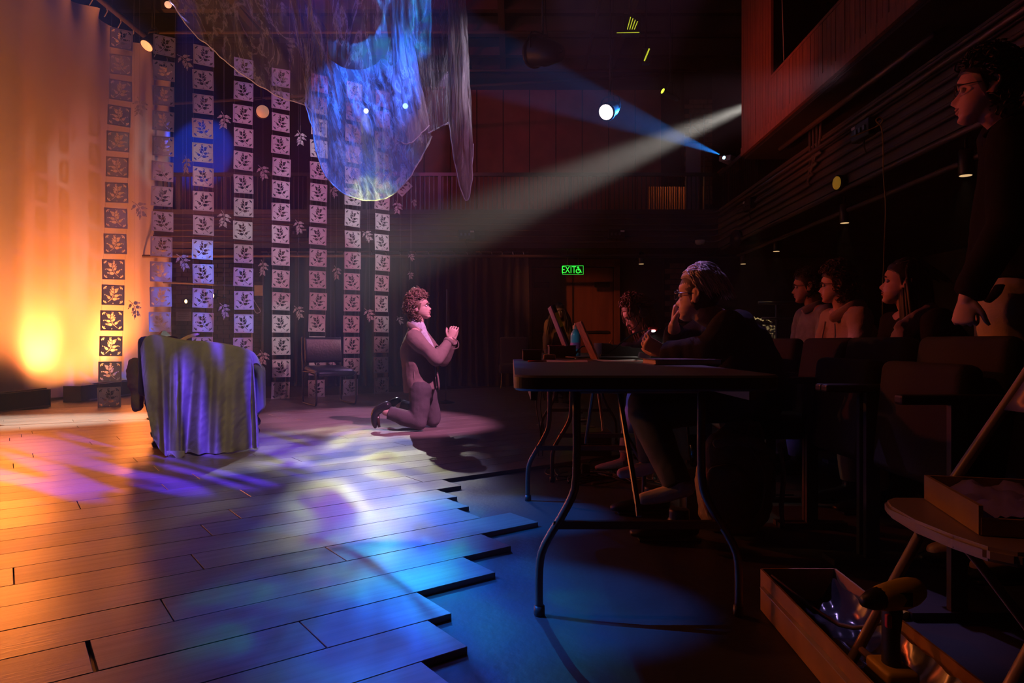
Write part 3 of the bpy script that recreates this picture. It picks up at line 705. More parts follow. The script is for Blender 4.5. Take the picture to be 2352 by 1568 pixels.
p = P(923, 427, 10.7); root = empty('loose_card', p, 'single cut paper card tilted on its corner beside the lowest swag of cloth', 'paper card')
o = bpy.data.objects.new('card', CARDS[0]); COL.objects.link(o); o.parent = root; o.rotation_euler = (.2, .75, .35); o.scale = (.95, .95, .95)
bm = B(); tube(bm, [p + V((0, 0, .1)), V((p.x, p.y, 6.5))], .0007, 4); put('thread', bm, M['thread'], root)

# ------------------------------------------------------------------ hanging organza
cloth = empty('hanging_cloth', P(850, 300, 6.9), 'huge crinkled sheer organza cloth swagged from the rig, lit blue in its lowest lobe', 'cloth')
def lerp_poly(pts, t):
    f = t * (len(pts) - 1); i = min(int(f), len(pts) - 2); return [a + (b - a) * (f - i) for a, b in zip(pts[i], pts[i + 1])]
def smooth_poly(pts, n=64):
    c = catmull([V((p[0], p[1], p[2])) for p in pts], 8); m_ = len(c)
    L = [0]
    for a, b in zip(c, c[1:]): L.append(L[-1] + (a - b).length)
    out = []
    j = 0
    for i in range(n + 1):
        s = L[-1] * i / n
        while j < m_ - 2 and L[j + 1] < s: j += 1
        t = (s - L[j]) / max(1e-6, L[j + 1] - L[j]); out.append(list(c[j].lerp(c[j + 1], min(1, t))))
    return out
def cloth_patch(name, top, bot, nu, nv, bulge, amp, m, freq, sd):
    T, Bo = smooth_poly(top), smooth_poly(bot); bm = B()
    def f(u, v):
        a, b = lerp_poly(T, u), lerp_poly(Bo, u)
        px = a[0] + (b[0] - a[0]) * v; py = a[1] + (b[1] - a[1]) * v; d = a[2] + (b[2] - a[2]) * v
        e = min(1, 4 * v * (1 - v) + .25)
        d += bulge * math.sin(PI * min(1, v)) + amp * e * (noise.noise(V((u * freq, v * 2.2, sd))) + .6 * noise.noise(V((u * freq * 2.7, v * 5, sd + 3))) + .35 * noise.noise(V((u * freq * 7, v * 9, sd + 9))))
        px += 5 * noise.noise(V((u * freq * 2, v * 6, sd + 5))) * (1 if v < .99 else .6); py += 3 * noise.noise(V((u * freq * 3, 7, sd))) * v
        return P(px, py, d)
    vs = grid(bm, nu, nv, f, 'cloth'); hp = [v.co.copy() for v in vs[-1]]; o = put(name, bm, m, cloth, True)
    hb = B(); tube(hb, hp, .006, 5); put('hem', hb, M['sheer_hem'], o, True); return o
cloth_patch('back_swag', [(300, -170, 7.6), (520, -190, 7.7), (760, -190, 7.8), (930, -190, 7.6), (990, -170, 7.4)],
            [(383, -10, 7.4), (440, 72, 7.4), (490, 114, 7.3), (545, 163, 7.3), (640, 222, 7.2), (712, 250, 7.1), (722, 320, 7.0), (738, 385, 7.0), (765, 424, 7.0), (800, 449, 7.0), (850, 460, 7.0), (897, 450, 7.0), (937, 412, 7.0), (968, 362, 7.0), (992, 312, 7.0)], 150, 60, .5, .16, M['organza'], 14, 1.0)
cloth_patch('front_swag', [(712, -120, 6.7), (716, 20, 6.6), (728, 85, 6.5), (750, 128, 6.45), (778, 150, 6.4), (812, 160, 6.4), (850, 154, 6.4), (882, 130, 6.4), (908, 98, 6.45), (918, 60, 6.5)],
            [(700, 235, 6.9), (716, 290, 6.95), (727, 350, 6.97), (745, 398, 7.0), (775, 434, 7.0), (812, 453, 7.0), (852, 460, 7.0), (897, 450, 7.0), (935, 414, 7.0), (965, 366, 7.0), (990, 315, 7.0)], 90, 50, -.45, .16, M['organza3'], 10, 5.0)
cloth_patch('fold', [(893, -60, 6.3), (906, -60, 6.25), (925, -40, 6.3)], [(908, 318, 6.5), (940, 330, 6.45), (986, 288, 6.6)], 24, 40, -.1, .06, M['organza2'], 5, 8.0)
cloth_patch('side_swag', [(920, -120, 6.6), (985, -120, 6.9), (1050, -120, 6.7)], [(985, 305, 6.8), (1008, 293, 6.9), (1030, 282, 6.9)], 60, 50, .25, .18, M['organza'], 9, 12.0)
cloth_patch('tail', [(1028, -120, 6.6), (1048, -120, 6.5), (1062, -120, 6.5), (1066, -60, 6.6)], [(1030, 280, 6.8), (1046, 380, 6.7), (1060, 438, 6.65), (1074, 462, 6.65), (1084, 405, 6.7), (1087, 330, 6.75)], 40, 60, -.12, .12, M['organza2'], 5, 15.0)

# ------------------------------------------------------------------ draped armchair
ac = empty('armchair', (-2.49, 5.62, .02), 'navy armchair with turned bun feet, its back hidden under a linen sheet', 'armchair')
AR = rz(math.radians(14)); AO = V((-2.49, 5.62, .02))
def apt(x, y, z): return AO + AR @ V((x, y, z))
def abox(bm, c, s, bev): box(bm, apt(*c), s, AR, bev, 3)
bm = B(); abox(bm, (0, .02, .30), (.76, .74, .26), .05); put('seat_base', bm, M['navy'], ac, True)
bm = B(); abox(bm, (0, .06, .46), (.60, .60, .14), .05); put('seat_cushion', bm, M['navy'], ac, True)
bm = B(); abox(bm, (-.02, -.32, .56), (.76, .16, .56), .06)
for v in bm.verts:
    lx = (AR.transposed() @ (v.co - AO)).x
    if v.co.z > .5: v.co.z -= .30 * max(0, lx + .08)
put('backrest', bm, M['navy'], ac, True)
for s in (-1, 1):
    bm = B(); abox(bm, (s * .33, .05, .40), (.14, .74, .42), .06); put('arm', bm, M['navy'], ac, True)
bm = B(); abox(bm, (-.40, -.20, .62), (.10, .34, .46), .045); put('wing', bm, M['navy'], ac, True)
for sx in (-1, 1):
    for sy in (-1, 1):
        bm = B(); q = apt(sx * .31, sy * .31, 0)
        lathe(bm, [(.02, 0), (.042, .004), (.050, .03), (.036, .055), (.028, .065), (.052, .085), (.058, .11), (.045, .135), (.034, .15), (.036, .18)], 18, q); put('foot', bm, M['darkwood'], ac, True)
# linen sheet thrown over the back
dr_top = [(322, 800, 4.98), (332, 776, 5.0), (352, 770, 5.02), (385, 777, 5.05), (420, 783, 5.07), (460, 785, 5.09), (510, 791, 5.12), (552, 801, 5.15), (574, 812, 5.16), (582, 836, 5.17)]
dr_bot = [(352, 1010, 4.84), (380, 1046, 4.82), (415, 1042, 4.86), (450, 1040, 4.89), (490, 1042, 4.92), (520, 1040, 4.95), (555, 1034, 5.02), (580, 1030, 5.08), (592, 1026, 5.13), (596, 1020, 5.17)]
DT, DB = smooth_poly(dr_top), smooth_poly(dr_bot)
def drapef(u, v):
    if v < .12:                      # over the top of the back and down behind
        t = v / .12; a = lerp_poly(DT, u); p = P(*a); return p + V((-.02 * (1 - t), .30 * (1 - t), -.12 * (1 - t) ** 2 + .02 * math.sin(t * PI)))
    t = (v - .12) / .88; a, b = lerp_poly(DT, u), lerp_poly(DB, u)
    k_ = t ** .9; px, py, d = (a[i] + (b[i] - a[i]) * (t if i == 1 else k_) for i in range(3))
    if u < .12: px += 10 * math.sin(t * PI) * (1 - u / .12) * -.6
    fold = 0
    for c0, c1, w_, h in ((.22, .17, .030, .09), (.34, .29, .018, -.05), (.40, .30, .035, .085), (.50, .35, .030, -.06), (.55, .46, .05, .09), (.68, .60, .05, .07), (.62, .55, .03, -.045), (.80, .74, .05, .06), (.93, .92, .03, -.08), (.97, .97, .02, .07), (.30, .20, .02, -.04)):
        cc = c0 + (c1 - c0) * t; fold += h * math.exp(-((u - cc) / w_) ** 2)
    fold *= min(1, t * 2.2) * .9
    fold += .012 * noise.noise(V((u * 9, t * 5, 3))) + .006 * noise.noise(V((u * 30 + t * 20, t * 16, 8)))
    z_f = .018 * noise.noise(V((u * 12, 0, 5))) * (1 if t > .97 else 0)
    p = P(px, py, d - fold); p.z = max(p.z + z_f, .026 + .004 * math.sin(u * 30)); return p
bm = B(); grid(bm, 140, 110, drapef)
# a turned-up corner lying on the boards
def corner(u, v):
    p = P(382 + 42 * u, 1040 + 14 * v, 4.78 - .02 * v); p.z = .03 + .02 * math.sin(u * 7) * v + .035 * (1 - v); return p
drape = put('linen_sheet', bm, M['drape'], None, True); tag(drape, 'olive grey linen sheet thrown over the armchair, striped by violet light', 'sheet')
bm = B(); grid(bm, 20, 6, corner); put('turned_corner', bm, M['drape'], drape, True)

# ------------------------------------------------------------------ black sled-base chair
ch = empty('guest_chair', (-2.36, 8.80, .02), 'black leather guest chair with a dark sled base, standing among the strands', 'chair')
CF = V((.55, -.83, 0)).normalized(); CS = V((-CF.y, CF.x, 0)); CO = V((-2.36, 8.80, .02))     # forward, side (towards the right of the picture)
def cpt(f, s, z): return CO + CF * f + CS * s + V((0, 0, z))
for s in (-.255, .255):
    bm = B(); tube(bm, [cpt(-.30, s, .86), cpt(-.29, s, .70), cpt(-.27, s, .44), cpt(-.28, s, .10), cpt(-.27, s, .035), cpt(-.20, s, .018), cpt(.20, s, .018), cpt(.27, s, .035), cpt(.285, s, .10), cpt(.285, s, .36), cpt(.27, s, .405), cpt(.20, s, .42), cpt(-.26, s, .42)], .0135, 10, 'round', 4)
    put('sled_leg', bm, M['steel'], ch, True)
for (f, z) in ((-.26, .42), (.10, .41)):
    bm = B(); tube(bm, [cpt(f, -.255, z), cpt(f, .255, z)], .011, 8); put('crossbar', bm, M['steel'], ch, True)
CR = Matrix((CS, CF, V((0, 0, 1)))).transposed()
def cushion(c, s, bev, fn=None):
    bm = B(); vs = box(bm, (0, 0, 0), s, None, bev, 4)
    if fn:
        for v in bm.verts: fn(v.co)
    for v in bm.verts: v.co = cpt(c[1], c[0], c[2]) + CR @ v.co
    return bm
def fb(co): co.y -= .10 * (co.x / .25) ** 2 * -.35 + .0; co.y += -.12 * (co.z + .02)
put('backrest', cushion((0, -.25, .70), (.50, .07, .33), .032, fb), M['leather'], ch, True)
def fs(co): co.z -= .05 * max(0, co.y - .1) / .15 * (1 if co.y > .1 else 0); co.z += .012 * math.cos(co.x * 7)
put('seat', cushion((0, .02, .455), (.50, .54, .085), .04, fs), M['leather'], ch, True)
bm = B(); tube(bm, [cpt(-.218, -.23, .70), cpt(-.214, 0, .705), cpt(-.218, .23, .70)], .006, 6); put('seam', bm, M['black'], ch)

# ------------------------------------------------------------------ people
def head_frame(c, fwd, up):
    f = V(fwd).normalized(); u = V(up); u = (u - f * u.dot(f)).normalized(); r = f.cross(u)
    return Matrix((r, f, u)).transposed(), V(c)
PROF = [(0.0, .066), (.012, .086), (.03, .079), (.042, .087), (.0495, .082), (.057, .089), (.068, .083), (.09, .083), (.115, .079), (.13, .090), (.15, .092), (.18, .080), (.21, .055), (.228, .024), (.236, 0.0)]
BACK = [(0.0, .034), (.02, .010), (.04, -.025), (.06, -.055), (.1, -.089), (.14, -.101), (.18, -.090), (.21, -.062), (.228, -.03), (.236, 0.0)]
WID = [(0.0, .016), (.012, .029), (.03, .045), (.05, .055), (.07, .062), (.1, .068), (.13, .073), (.16, .0755), (.19, .068), (.215, .046), (.228, .024), (.236, 0.0)]
NOSE = [(.062, 0), (.069, .016), (.076, .029), (.085, .026), (.1, .015), (.115, .006), (.125, 0)]
def ip(tab, z):
    if z <= tab[0][0]: return tab[0][1]
    for (a, x), (b, y) in zip(tab, tab[1:]):
        if z <= b:
            t = (z - a) / (b - a); t = t * t * (3 - 2 * t) if tab is not NOSE else t; return x + (y - x) * t
    return tab[-1][1]
def add_head(bm, R, C, s=1.0):
    """C = middle of the head (z .118 above the chin)"""
    nz, na = 44, 48; rings = []
    for j in range(nz + 1):
        z = .236 * (.5 - .5 * math.cos(PI * j / nz)); z = min(max(z, .0005), .2355)
        f, b, w_ = ip(PROF, z), ip(BACK, z), ip(WID, z); mid, hf = (f + b) / 2, (f - b) / 2; ring = []
        for i in range(na):
            a = 2 * PI * i / na; ca, sa = math.cos(a), math.sin(a)
            x = w_ * math.copysign(abs(ca) ** .92, ca); y = mid + hf * math.copysign(abs(sa) ** .92, sa)
            if sa > 0:
                sg = .0085 + .006 * math.exp(-((z - .074) / .012) ** 2)
                y += ip(NOSE, z) * math.exp(-(x / sg) ** 2) * 1.0
                for e in (-.031, .031):
                    y -= .012 * math.exp(-((x - e) / .014) ** 2 - ((z - .116) / .0095) ** 2)
                y += .004 * math.exp(-((abs(x) - .042) / .014) ** 2 - ((z - .092) / .014) ** 2)
            ring.append(bm.verts.new(C + R @ (V((x, y, z - .118)) * s)))
        rings.append(ring)
    for a, b in zip(rings, rings[1:]):
        for i in range(na): bm.faces.new((a[i], a[(i + 1) % na], b[(i + 1) % na], b[i]))
    bm.faces.new(list(reversed(rings[0]))); bm.faces.new(rings[-1])
    for sx in (-1, 1):                                        # ears
        e = R @ Matrix.Rotation(sx * .35, 3, 'Z') @ Matrix.Rotation(-.15, 3, 'X')
        sphere(bm, C + R @ V((sx * .074 * s, -.012 * s, -.008 * s)), .03 * s, 12, (.32, .62, 1.05), e)
        tube(bm, [C + R @ (V((sx * x_, y_, z_)) * s) for x_, y_, z_ in ((.072, .004, -.03), (.080, -.020, -.02), (.085, -.034, .004), (.083, -.026, .022), (.075, -.004, .018))], .0052 * s, 6, 'round', 2)
def add_hand(bm, wr, d, pn, curl=.5, thumb=1, s=1.0, spread=.10, tcurl=.3):
    """palm from the wrist along d, palm facing pn; thumb on the side thumb * (d x pn)"""
    d = V(d).normalized(); pn = V(pn); pn = (pn - d * pn.dot(d)).normalized(); sd = d.cross(pn)
    wr = V(wr)
    tube(bm, [wr - d * .01, wr + d * .03 * s, wr + d * .07 * s, wr + d * .092 * s], [(.026 * s, .019 * s), (.036 * s, .016 * s), (.041 * s, .0145 * s), (.038 * s, .012 * s)], 12, 'round', 2, sd)
    for i, (o, L) in enumerate(((-.033, .062), (-.011, .078), (.012, .084), (.034, .074))):
        o = o * -thumb * -1
        a = wr + d * .086 * s + sd * (o * s * thumb * 1.0); L *= s; c = curl * (1 + .12 * (i - 1.5) * .4); pts = [a]; ang = 0; dirv = (d + sd * (o * spread * 12)).normalized()
        for k_, fr in enumerate((.45, .32, .25)):
            ang += c * (1.0, 1.15, .8)[k_]
            pts.append(pts[-1] + (dirv * math.cos(ang) + pn * math.sin(ang)) * L * fr)
        tube(bm, pts, [.0084 * s, .0079 * s, .0072 * s, .006 * s], 8, 'round', 2)
    t0 = wr + d * .022 * s + sd * thumb * .028 * s; tdir = (d * .72 + sd * thumb * .62 + pn * .30).normalized()
    t1 = t0 + tdir * .042 * s; td2 = (tdir * (1 - tcurl) + d * .5 + pn * tcurl).normalized(); t2 = t1 + td2 * .032 * s; t3 = t2 + (td2 + pn * tcurl).normalized() * .026 * s
    tube(bm, [t0, t1, t2, t3], [.0135 * s, .0115 * s, .0098 * s, .0075 * s], 8, 'round', 2)
def wrinkle(me, amp, freq, dirs=(1, 1, 1), seed=0.0, smooth=True):
    n = len(me.vertices); co = np.empty(n * 3, np.float32); me.vertices.foreach_get('co', co); co = co.reshape(-1, 3)
    no = np.empty(n * 3, np.float32); me.vertices.foreach_get('normal', no); no = no.reshape(-1, 3)
    sx, sy, sz = (freq * d for d in dirs); nn = noise.noise
    d = np.fromiter((nn((p[0] * sx + seed, p[1] * sy, p[2] * sz)) + .5 * abs(nn((p[0] * sx * 2.3, p[1] * sy * 2.3 + seed, p[2] * sz * 2.3))) for p in co), np.float32, n)
    co += no * (d * amp)[:, None]; me.vertices.foreach_set('co', co.ravel()); me.update()
def cloth_part(name, bm, m, parent, voxel=.010, amp=.006, freq=9, seed=0.0, smooth=3, dirs=(1, 1, 1)):
    me = remesh(bm, voxel, smooth); wrinkle(me, amp, freq, dirs, seed); me.name = name; return link(name, me, m, parent, True)
def scalp(R, C, s, fr, off):
    """a point on the hair-bearing part of the head: fr = (azimuth from the face, height 0..1)"""
    az, h = fr; z = .045 + .19 * h; z = min(z, .234); f, b, w_ = ip(PROF, z), ip(BACK, z), ip(WID, z)
    mid, hf = (f + b) / 2, (f - b) / 2; x, y = w_ * math.sin(az), mid + hf * math.cos(az)
    n = V((x / max(w_, .02) ** 2 * .004, (y - mid) / max(hf, .02) ** 2 * .004, (z - .12) / .1)).normalized()
    return C + R @ ((V((x, y, z - .118)) + n * off) * s), (R @ n)
def hair_cap(bm, R, C, s, off, low_front=.155, low_side=.10, low_back=.05, amp=.006, seed=0.0):
    na, nz = 40, 18; rings = []
    for j in range(nz + 1):
        ring = []
        for i in range(na):
            az = 2 * PI * i / na; c = math.cos(az)
            lo = low_front * max(0, c) ** .7 + (low_side * (1 - abs(c)) if c >= 0 else low_side * (1 + c) + low_back * -c)
            z = lo + (.2355 - lo) * math.sin(j / nz * PI / 2); h = (z - .045) / .19
            p, n = scalp(R, C, s, (az, h), off + amp * noise.noise(V((math.cos(az) * 3 + seed, math.sin(az) * 3, z * 30))))
            ring.append(bm.verts.new(p))
        rings.append(ring)
    for a, b in zip(rings, rings[1:]):
        for i in range(na): bm.faces.new((a[i], a[(i + 1) % na], b[(i + 1) % na], b[i]))
    bm.faces.new(list(reversed(rings[0]))); bm.faces.new(rings[-1])
def hair_curls(bm, R, C, s, n, rnd, rad=.013, off=(.004, .03), lo=.08, front=.62, drop=0.0, tr=.0034):
    k_ = 0
    while k_ < n:
        az = rnd.uniform(-PI, PI); h = rnd.random() ** .8
        lim = front if abs(az) < 1.0 else (front - .06 if abs(az) < 1.45 else (.36 if abs(az) < 1.8 else lo))
        if h < lim: continue
        k_ += 1
        p, nn_ = scalp(R, C, s, (az, h), rnd.uniform(*off)); a = rnd.uniform(0, 2 * PI); t = nn_.orthogonal().normalized(); b = nn_.cross(t)
        ax = (nn_ * .8 + t * rnd.uniform(-1, 1) + b * rnd.uniform(-1, 1) - V((0, 0, 1)) * drop).normalized(); e1 = ax.orthogonal().normalized(); e2 = ax.cross(e1); r = rad * rnd.uniform(.6, 1.15)
        pts = [p + e1 * r * math.cos(a + q * .95) + e2 * r * math.sin(a + q * .95) + ax * (q * .0032) for q in range(9)]
        tube(bm, pts, [tr * (.5 + .5 * math.sin(PI * (q + .8) / 9.6)) for q in range(9)], 4, 'flat')
def hair_locks(bm, R, C, s, n, rnd, L, wave=.0, az_rng=(-PI, PI), h_rng=(.2, 1), off=.008, tr=.005, down=V((0, 0, -1)), stick=.9, flare=.5):
    for _ in range(n):
        az = rnd.uniform(*az_rng); h = rnd.uniform(*h_rng) ** .8; p, nn_ = scalp(R, C, s, (az, h), off)
        l_ = L * rnd.uniform(.7, 1.1); st = l_ / 7; pts = [p]; v = (nn_ * flare + down * .6).normalized(); ph = rnd.uniform(0, 6)
        for q in range(7):
            v = (v * stick + down * (1 - stick) * 2.2).normalized(); pp = pts[-1] + v * st
            if wave: pp += nn_.orthogonal() * wave * math.sin(q * 1.7 + ph) + V((math.cos(ph), math.sin(ph), 0)) * wave * math.cos(q * 1.9 + ph)
            loc = R.transposed() @ (pp - C); e = (loc.x / (.080 * s)) ** 2 + ((loc.y + .006) / (.103 * s)) ** 2 + ((loc.z - .0) / (.128 * s)) ** 2
            if e < 1: loc = loc / math.sqrt(max(e, .05)) * 1.0; pp = C + R @ loc
            pts.append(pp)
        tube(bm, pts, [tr * x for x in (.7, 1, 1.05, 1, .9, .7, .45, .15)], 4, 'flat')
def person(loc, label, skin, head, hfwd, hup, J, voxel=.0055, s=1.0, hands=(), arm_r=1.0, build=1.0, foot=None):
    """J: neck, chest, pelvis, shR shL elR elL wrR wrL hipR hipL knR knL anR anL (world); returns the root and the head frame"""
    root = empty('person', loc, label, 'person'); bm = B(); R, C = head_frame(head, hfwd, hup); add_head(bm, R, C, s)
    J = {k_: V(p) for k_, p in J.items()}; sd = (J['shR'] - J['shL']).normalized()
    q = build
    tube(bm, [J['pelvis'], J['pelvis'].lerp(J['chest'], .45), J['chest'], J['chest'].lerp(J['neck'], .65), J['neck']], [(.160 * q, .105 * q), (.140 * q, .095 * q), (.160 * q, .108 * q), (.125 * q, .078 * q), (.060, .056)], 18, 'round', 3, sd)
    base = C + R @ V((0, -.022, -.075)) * s
    tube(bm, [J['neck'] - (base - J['neck']) * .25, J['neck'].lerp(base, .5), base], [(.060, .060), (.054, .056), (.052, .056)], 14, 'round', 2, sd)
    for k_ in 'RL':
        tube(bm, [J['neck'].lerp(J['sh' + k_], .45), J['sh' + k_]], [.05, .056], 12, 'round')
        tube(bm, [J['sh' + k_], J['sh' + k_].lerp(J['el' + k_], .5), J['el' + k_]], [.054 * arm_r, .046 * arm_r, .039 * arm_r], 12, 'round', 2)
        tube(bm, [J['el' + k_], J['el' + k_].lerp(J['wr' + k_], .35), J['wr' + k_]], [.040 * arm_r, .041 * arm_r, .027], 12, 'round', 2)
        tube(bm, [J['hip' + k_], J['hip' + k_].lerp(J['kn' + k_], .5), J['kn' + k_]], [.088 * q, .074 * q, .056 * q], 14, 'round', 2)
        tube(bm, [J['kn' + k_], J['kn' + k_].lerp(J['an' + k_], .35), J['an' + k_]], [.055 * q, .056 * q, .037], 14, 'round', 2)
        if foot:
            fd = V(foot[k_] if isinstance(foot, dict) else foot).normalized(); a = J['an' + k_]
            tube(bm, [a - fd * .03, a + fd * .07 + V((0, 0, -.03)), a + fd * .15 + V((0, 0, -.045))], [.036, .034, .026], 10, 'round', 2)
    for h in hands: add_hand(bm, **h)
    me = remesh(bm, voxel, 1); me.name = 'body'; body = link('body', me, skin, root, True)
    for sx in (-1, 1):
        e = C + R @ V((sx * .031, .0735, -.003)) * s; eb = B(); sphere(eb, e, .0105 * s, 12); eye = put('eye', eb, M['eye'], root, True)
        ib = B(); sphere(ib, e + R @ V((0, .0066, 0)) * s, .0058 * s, 10); put('iris', ib, M['iris'], eye, True)
        bb = B(); tube(bb, [C + R @ (V((sx * x_, y_, z_)) * s) for x_, y_, z_ in ((.013, .094, .014), (.028, .0925, .019), (.043, .080, .014))], [.0035, .0042, .002], 6, 'round', 2); root['_'] = 0
        eyebrows.setdefault(root.name, []).append(bb)
    lb = B()
    for z_, r_ in ((-.0625, .0048), (-.0745, .0055)):
        tube(lb, [C + R @ (V((x_, .0895 - abs(x_) * 17 * abs(x_) - (.0035 if z_ < -.07 else 0), z_ + (.0015 if abs(x_) < .002 else 0))) * s) for x_ in (-.022, -.011, 0, .011, .022)], [.0015, r_, r_, r_, .0015], 6, 'round', 2)
    put('lips', lb, M['lips'], root, True)
    del root['_']
    return root, R, C, J, sd
eyebrows = {}
def brows(root, m):
    for b in eyebrows.pop(root.name, []): put('eyebrow', b, m, root, True)
def spectacles(root, R, C, s, m):
    bm = B()
    for sx in (-1, 1):
        pts = [C + R @ (V((sx * (.032 + .0235 * math.cos(a)), .0985 - .006 * abs(math.cos(a)) * (1 if math.cos(a) > 0 else .2), -.004 + .0185 * math.sin(a))) * s) for a in [2 * PI * i / 16 for i in range(17)]]
        tube(bm, pts, .0017 * s, 6)
        tube(bm, [C + R @ (V((sx * x_, y_, z_)) * s) for x_, y_, z_ in ((.055, .094, .004), (.070, .07, .006), (.080, -.005, .006), (.079, -.022, -.010))], .0017 * s, 6, sub=2)
    tube(bm, [C + R @ (V((x_, .1015, .003)) * s) for x_ in (-.010, 0, .010)], .0017 * s, 6)
    g = put('spectacles', bm, m, root, True); return g
def top_garment(root, name, J, sd, m, hem, cuffL=.93, cuffR=.93, r=1.0, voxel=.010, amp=.006, freq=9, seed=0.0, hemscale=1.0, depth=1.0, armr=1.0, hood=None, collar=None, flare=1.0):
    bm = B(); hem = V(hem)
    tube(bm, [hem, hem.lerp(J['chest'], .35), hem.lerp(J['chest'], .7), J['chest'], J['chest'].lerp(J['neck'], .6), J['chest'].lerp(J['neck'], .98)],
         [(.185 * r * hemscale * flare, .135 * r * depth * hemscale), (.178 * r * hemscale, .135 * r * depth * hemscale), (.175 * r, .128 * r * depth), (.178 * r, .125 * r * depth), (.145 * r, .095 * r), (.074 * r, .072 * r)], 22, 'flat', 3, sd)
    for k_, cf in (('R', cuffR), ('L', cuffL)):
        sh, el, wr = J['sh' + k_], J['el' + k_], J['wr' + k_]
        tube(bm, [J['chest'].lerp(J['neck'], .5).lerp(sh, .55), sh], [.075 * r, .072 * r], 14, 'round')
        tube(bm, [sh, sh.lerp(el, .5), el], [.071 * r * armr, .063 * r * armr, .056 * r * armr], 14, 'round', 2)
        tube(bm, [el, el.lerp(wr, .5), el.lerp(wr, cf)], [.056 * r * armr, .052 * r * armr, .042 * r * armr], 14, 'flat', 2)
    if hood: hood(bm)
    return cloth_part(name, bm, m, root, voxel, amp, freq, seed)
def bottom_garment(root, name, J, sd, m, q=1.0, voxel=.011, amp=.006, freq=8, seed=0.0, cuff=.97, lower=1.0):
    bm = B(); p = J['pelvis']
    tube(bm, [p + (J['chest'] - p) * .22, p, p - (J['chest'] - p).normalized() * .07], [(.160 * q, .118 * q), (.172 * q, .125 * q), (.14 * q, .105 * q)], 18, 'round', 2, sd)
    for k_ in 'RL':
        h, kn, an = J['hip' + k_], J['kn' + k_], J['an' + k_]
        tube(bm, [h, h.lerp(kn, .5), kn], [.104 * q, .090 * q, .074 * q], 16, 'round', 2)
        tube(bm, [kn, kn.lerp(an, .45), kn.lerp(an, cuff)], [.073 * q, .069 * q * lower, .058 * q * lower], 16, 'flat', 2)
    return cloth_part(name, bm, m, root, voxel, amp, freq, seed)
def shoe(root, an, fd, m, heel=0.0, up=V((0, 0, 1)), name='shoe', L=.27):
    fd = V(fd).normalized(); bm = B(); a = V(an); dn = -V(up)
    tube(bm, [a - fd * .055 + dn * .055, a + dn * .045, a + fd * .08 + dn * .058, a + fd * (L - .11) + dn * .068, a + fd * (L - .075) + dn * .072], [(.036, .030), (.040, .040), (.043, .030), (.042, .022), (.030, .014)], 14, 'round', 2, fd.cross(up))
    tube(bm, [a + dn * .05, a + dn * -.03], [.045, .043], 12, 'flat')
    sh = cloth_part(name, bm, m, root, .007, .0, 1, 0, 2)
    sb = B(); box(sb, a + fd * .045 + dn * .092, (.080, L * .96, .016), Matrix((fd.cross(up), fd, V(up))).transposed(), .006)
    put('sole', sb, M['black'], sh, True)
    return sh

# --- actor kneeling with clasped hands
D = 6.3
def K(px, py, d=D): return P(px, py, d)
J = dict(neck=K(957, 752), chest=K(955, 800), pelvis=K(966, 886), shR=K(951, 775, 6.13), shL=K(966, 772, 6.47), elR=K(1003, 826, 6.08), elL=K(1018, 826, 6.46), wrR=K(1034, 779, 6.24), wrL=K(1041, 778, 6.36),
         hipR=K(964, 892, 6.20), hipL=K(976, 892, 6.42), knR=K(962, 970, 6.16), knL=K(995, 962, 6.46), anR=K(886, 945, 6.16), anL=K(914, 928, 6.52))
hd = head = K(963, 706)
hR = dict(wr=J['wrR'], d=V((.30, .12, .95)), pn=V((.1, 1, 0)), curl=.62, thumb=1, s=.98)
hL = dict(wr=J['wrL'], d=V((.16, -.12, .98)), pn=V((.05, -1, 0)), curl=.62, thumb=-1, s=.98)
kn, R, C, J, sd = person((-.85, 6.3, .02), 'person in a brown wool jacket kneeling on the stage, hands clasped, face lifted', M['skin'], hd, (1, -.10, .24), (-.24, 0, 1), J, .0046, 1.0, (hR, hL))
brows(kn, M['hair_brown'])
rnd = random.Random(3); bm = B(); hair_cap(bm, R, C, 1, .014, .165, .085, .03, .014, 2); hair_curls(bm, R, C, 1, 700, rnd, .016, (.018, .052), -.12, .63, tr=.0048)
hair_curls(bm, R, C, 1, 120, rnd, .016, (.025, .055), -.2, .78, tr=.0048); put('hair', bm, M['hair_brown'], kn, True)
jk = top_garment(kn, 'jacket', J, sd, M['jacket'], K(966, 897), r=1.0, voxel=.009, amp=.011, freq=8, seed=1.3, hemscale=1.0, depth=1.12, armr=1.05, cuffL=.90, cuffR=.90)
bm = B(); nk = J['neck']                                   # turned collar, pockets, front edges
tube(bm, [K(936, 744, 6.34), K(937, 745, 6.24), K(948, 752, 6.20), K(962, 763, 6.20), K(974, 772, 6.24)], [(.008, .022), (.008, .026), (.008, .028), (.008, .024), (.006, .010)], 8, 'round', 3, (.3, 1, 0)); put('collar', bm, M['jacket'], jk, True)
bm = B(); tube(bm, [K(985, 790, 6.24), K(1003, 850, 6.2), K(1009, 893, 6.24)], [(.006, .03), (.007, .035), (.007, .04)], 8, 'flat', 3, (1, 0, 0)); put('front_edge', bm, M['jacket'], jk, True)
for a_, b_ in (((953, 832), (952, 896)),):
    bm = B(); tube(bm, [K(a_[0], a_[1], 6.13), K(a_[0] - 2, (a_[1] + b_[1]) / 2, 6.125), K(b_[0], b_[1], 6.13)], .0035, 6); put('seam', bm, M['jacket'], jk, True)
bm = B()
for k_ in 'RL':
    a, b = J['el' + k_].lerp(J['wr' + k_], .80), J['el' + k_].lerp(J['wr' + k_], .915); tube(bm, [a, b], [.049, .050], 16, 'flat')
put('cuff', bm, M['jacket'], jk, True)
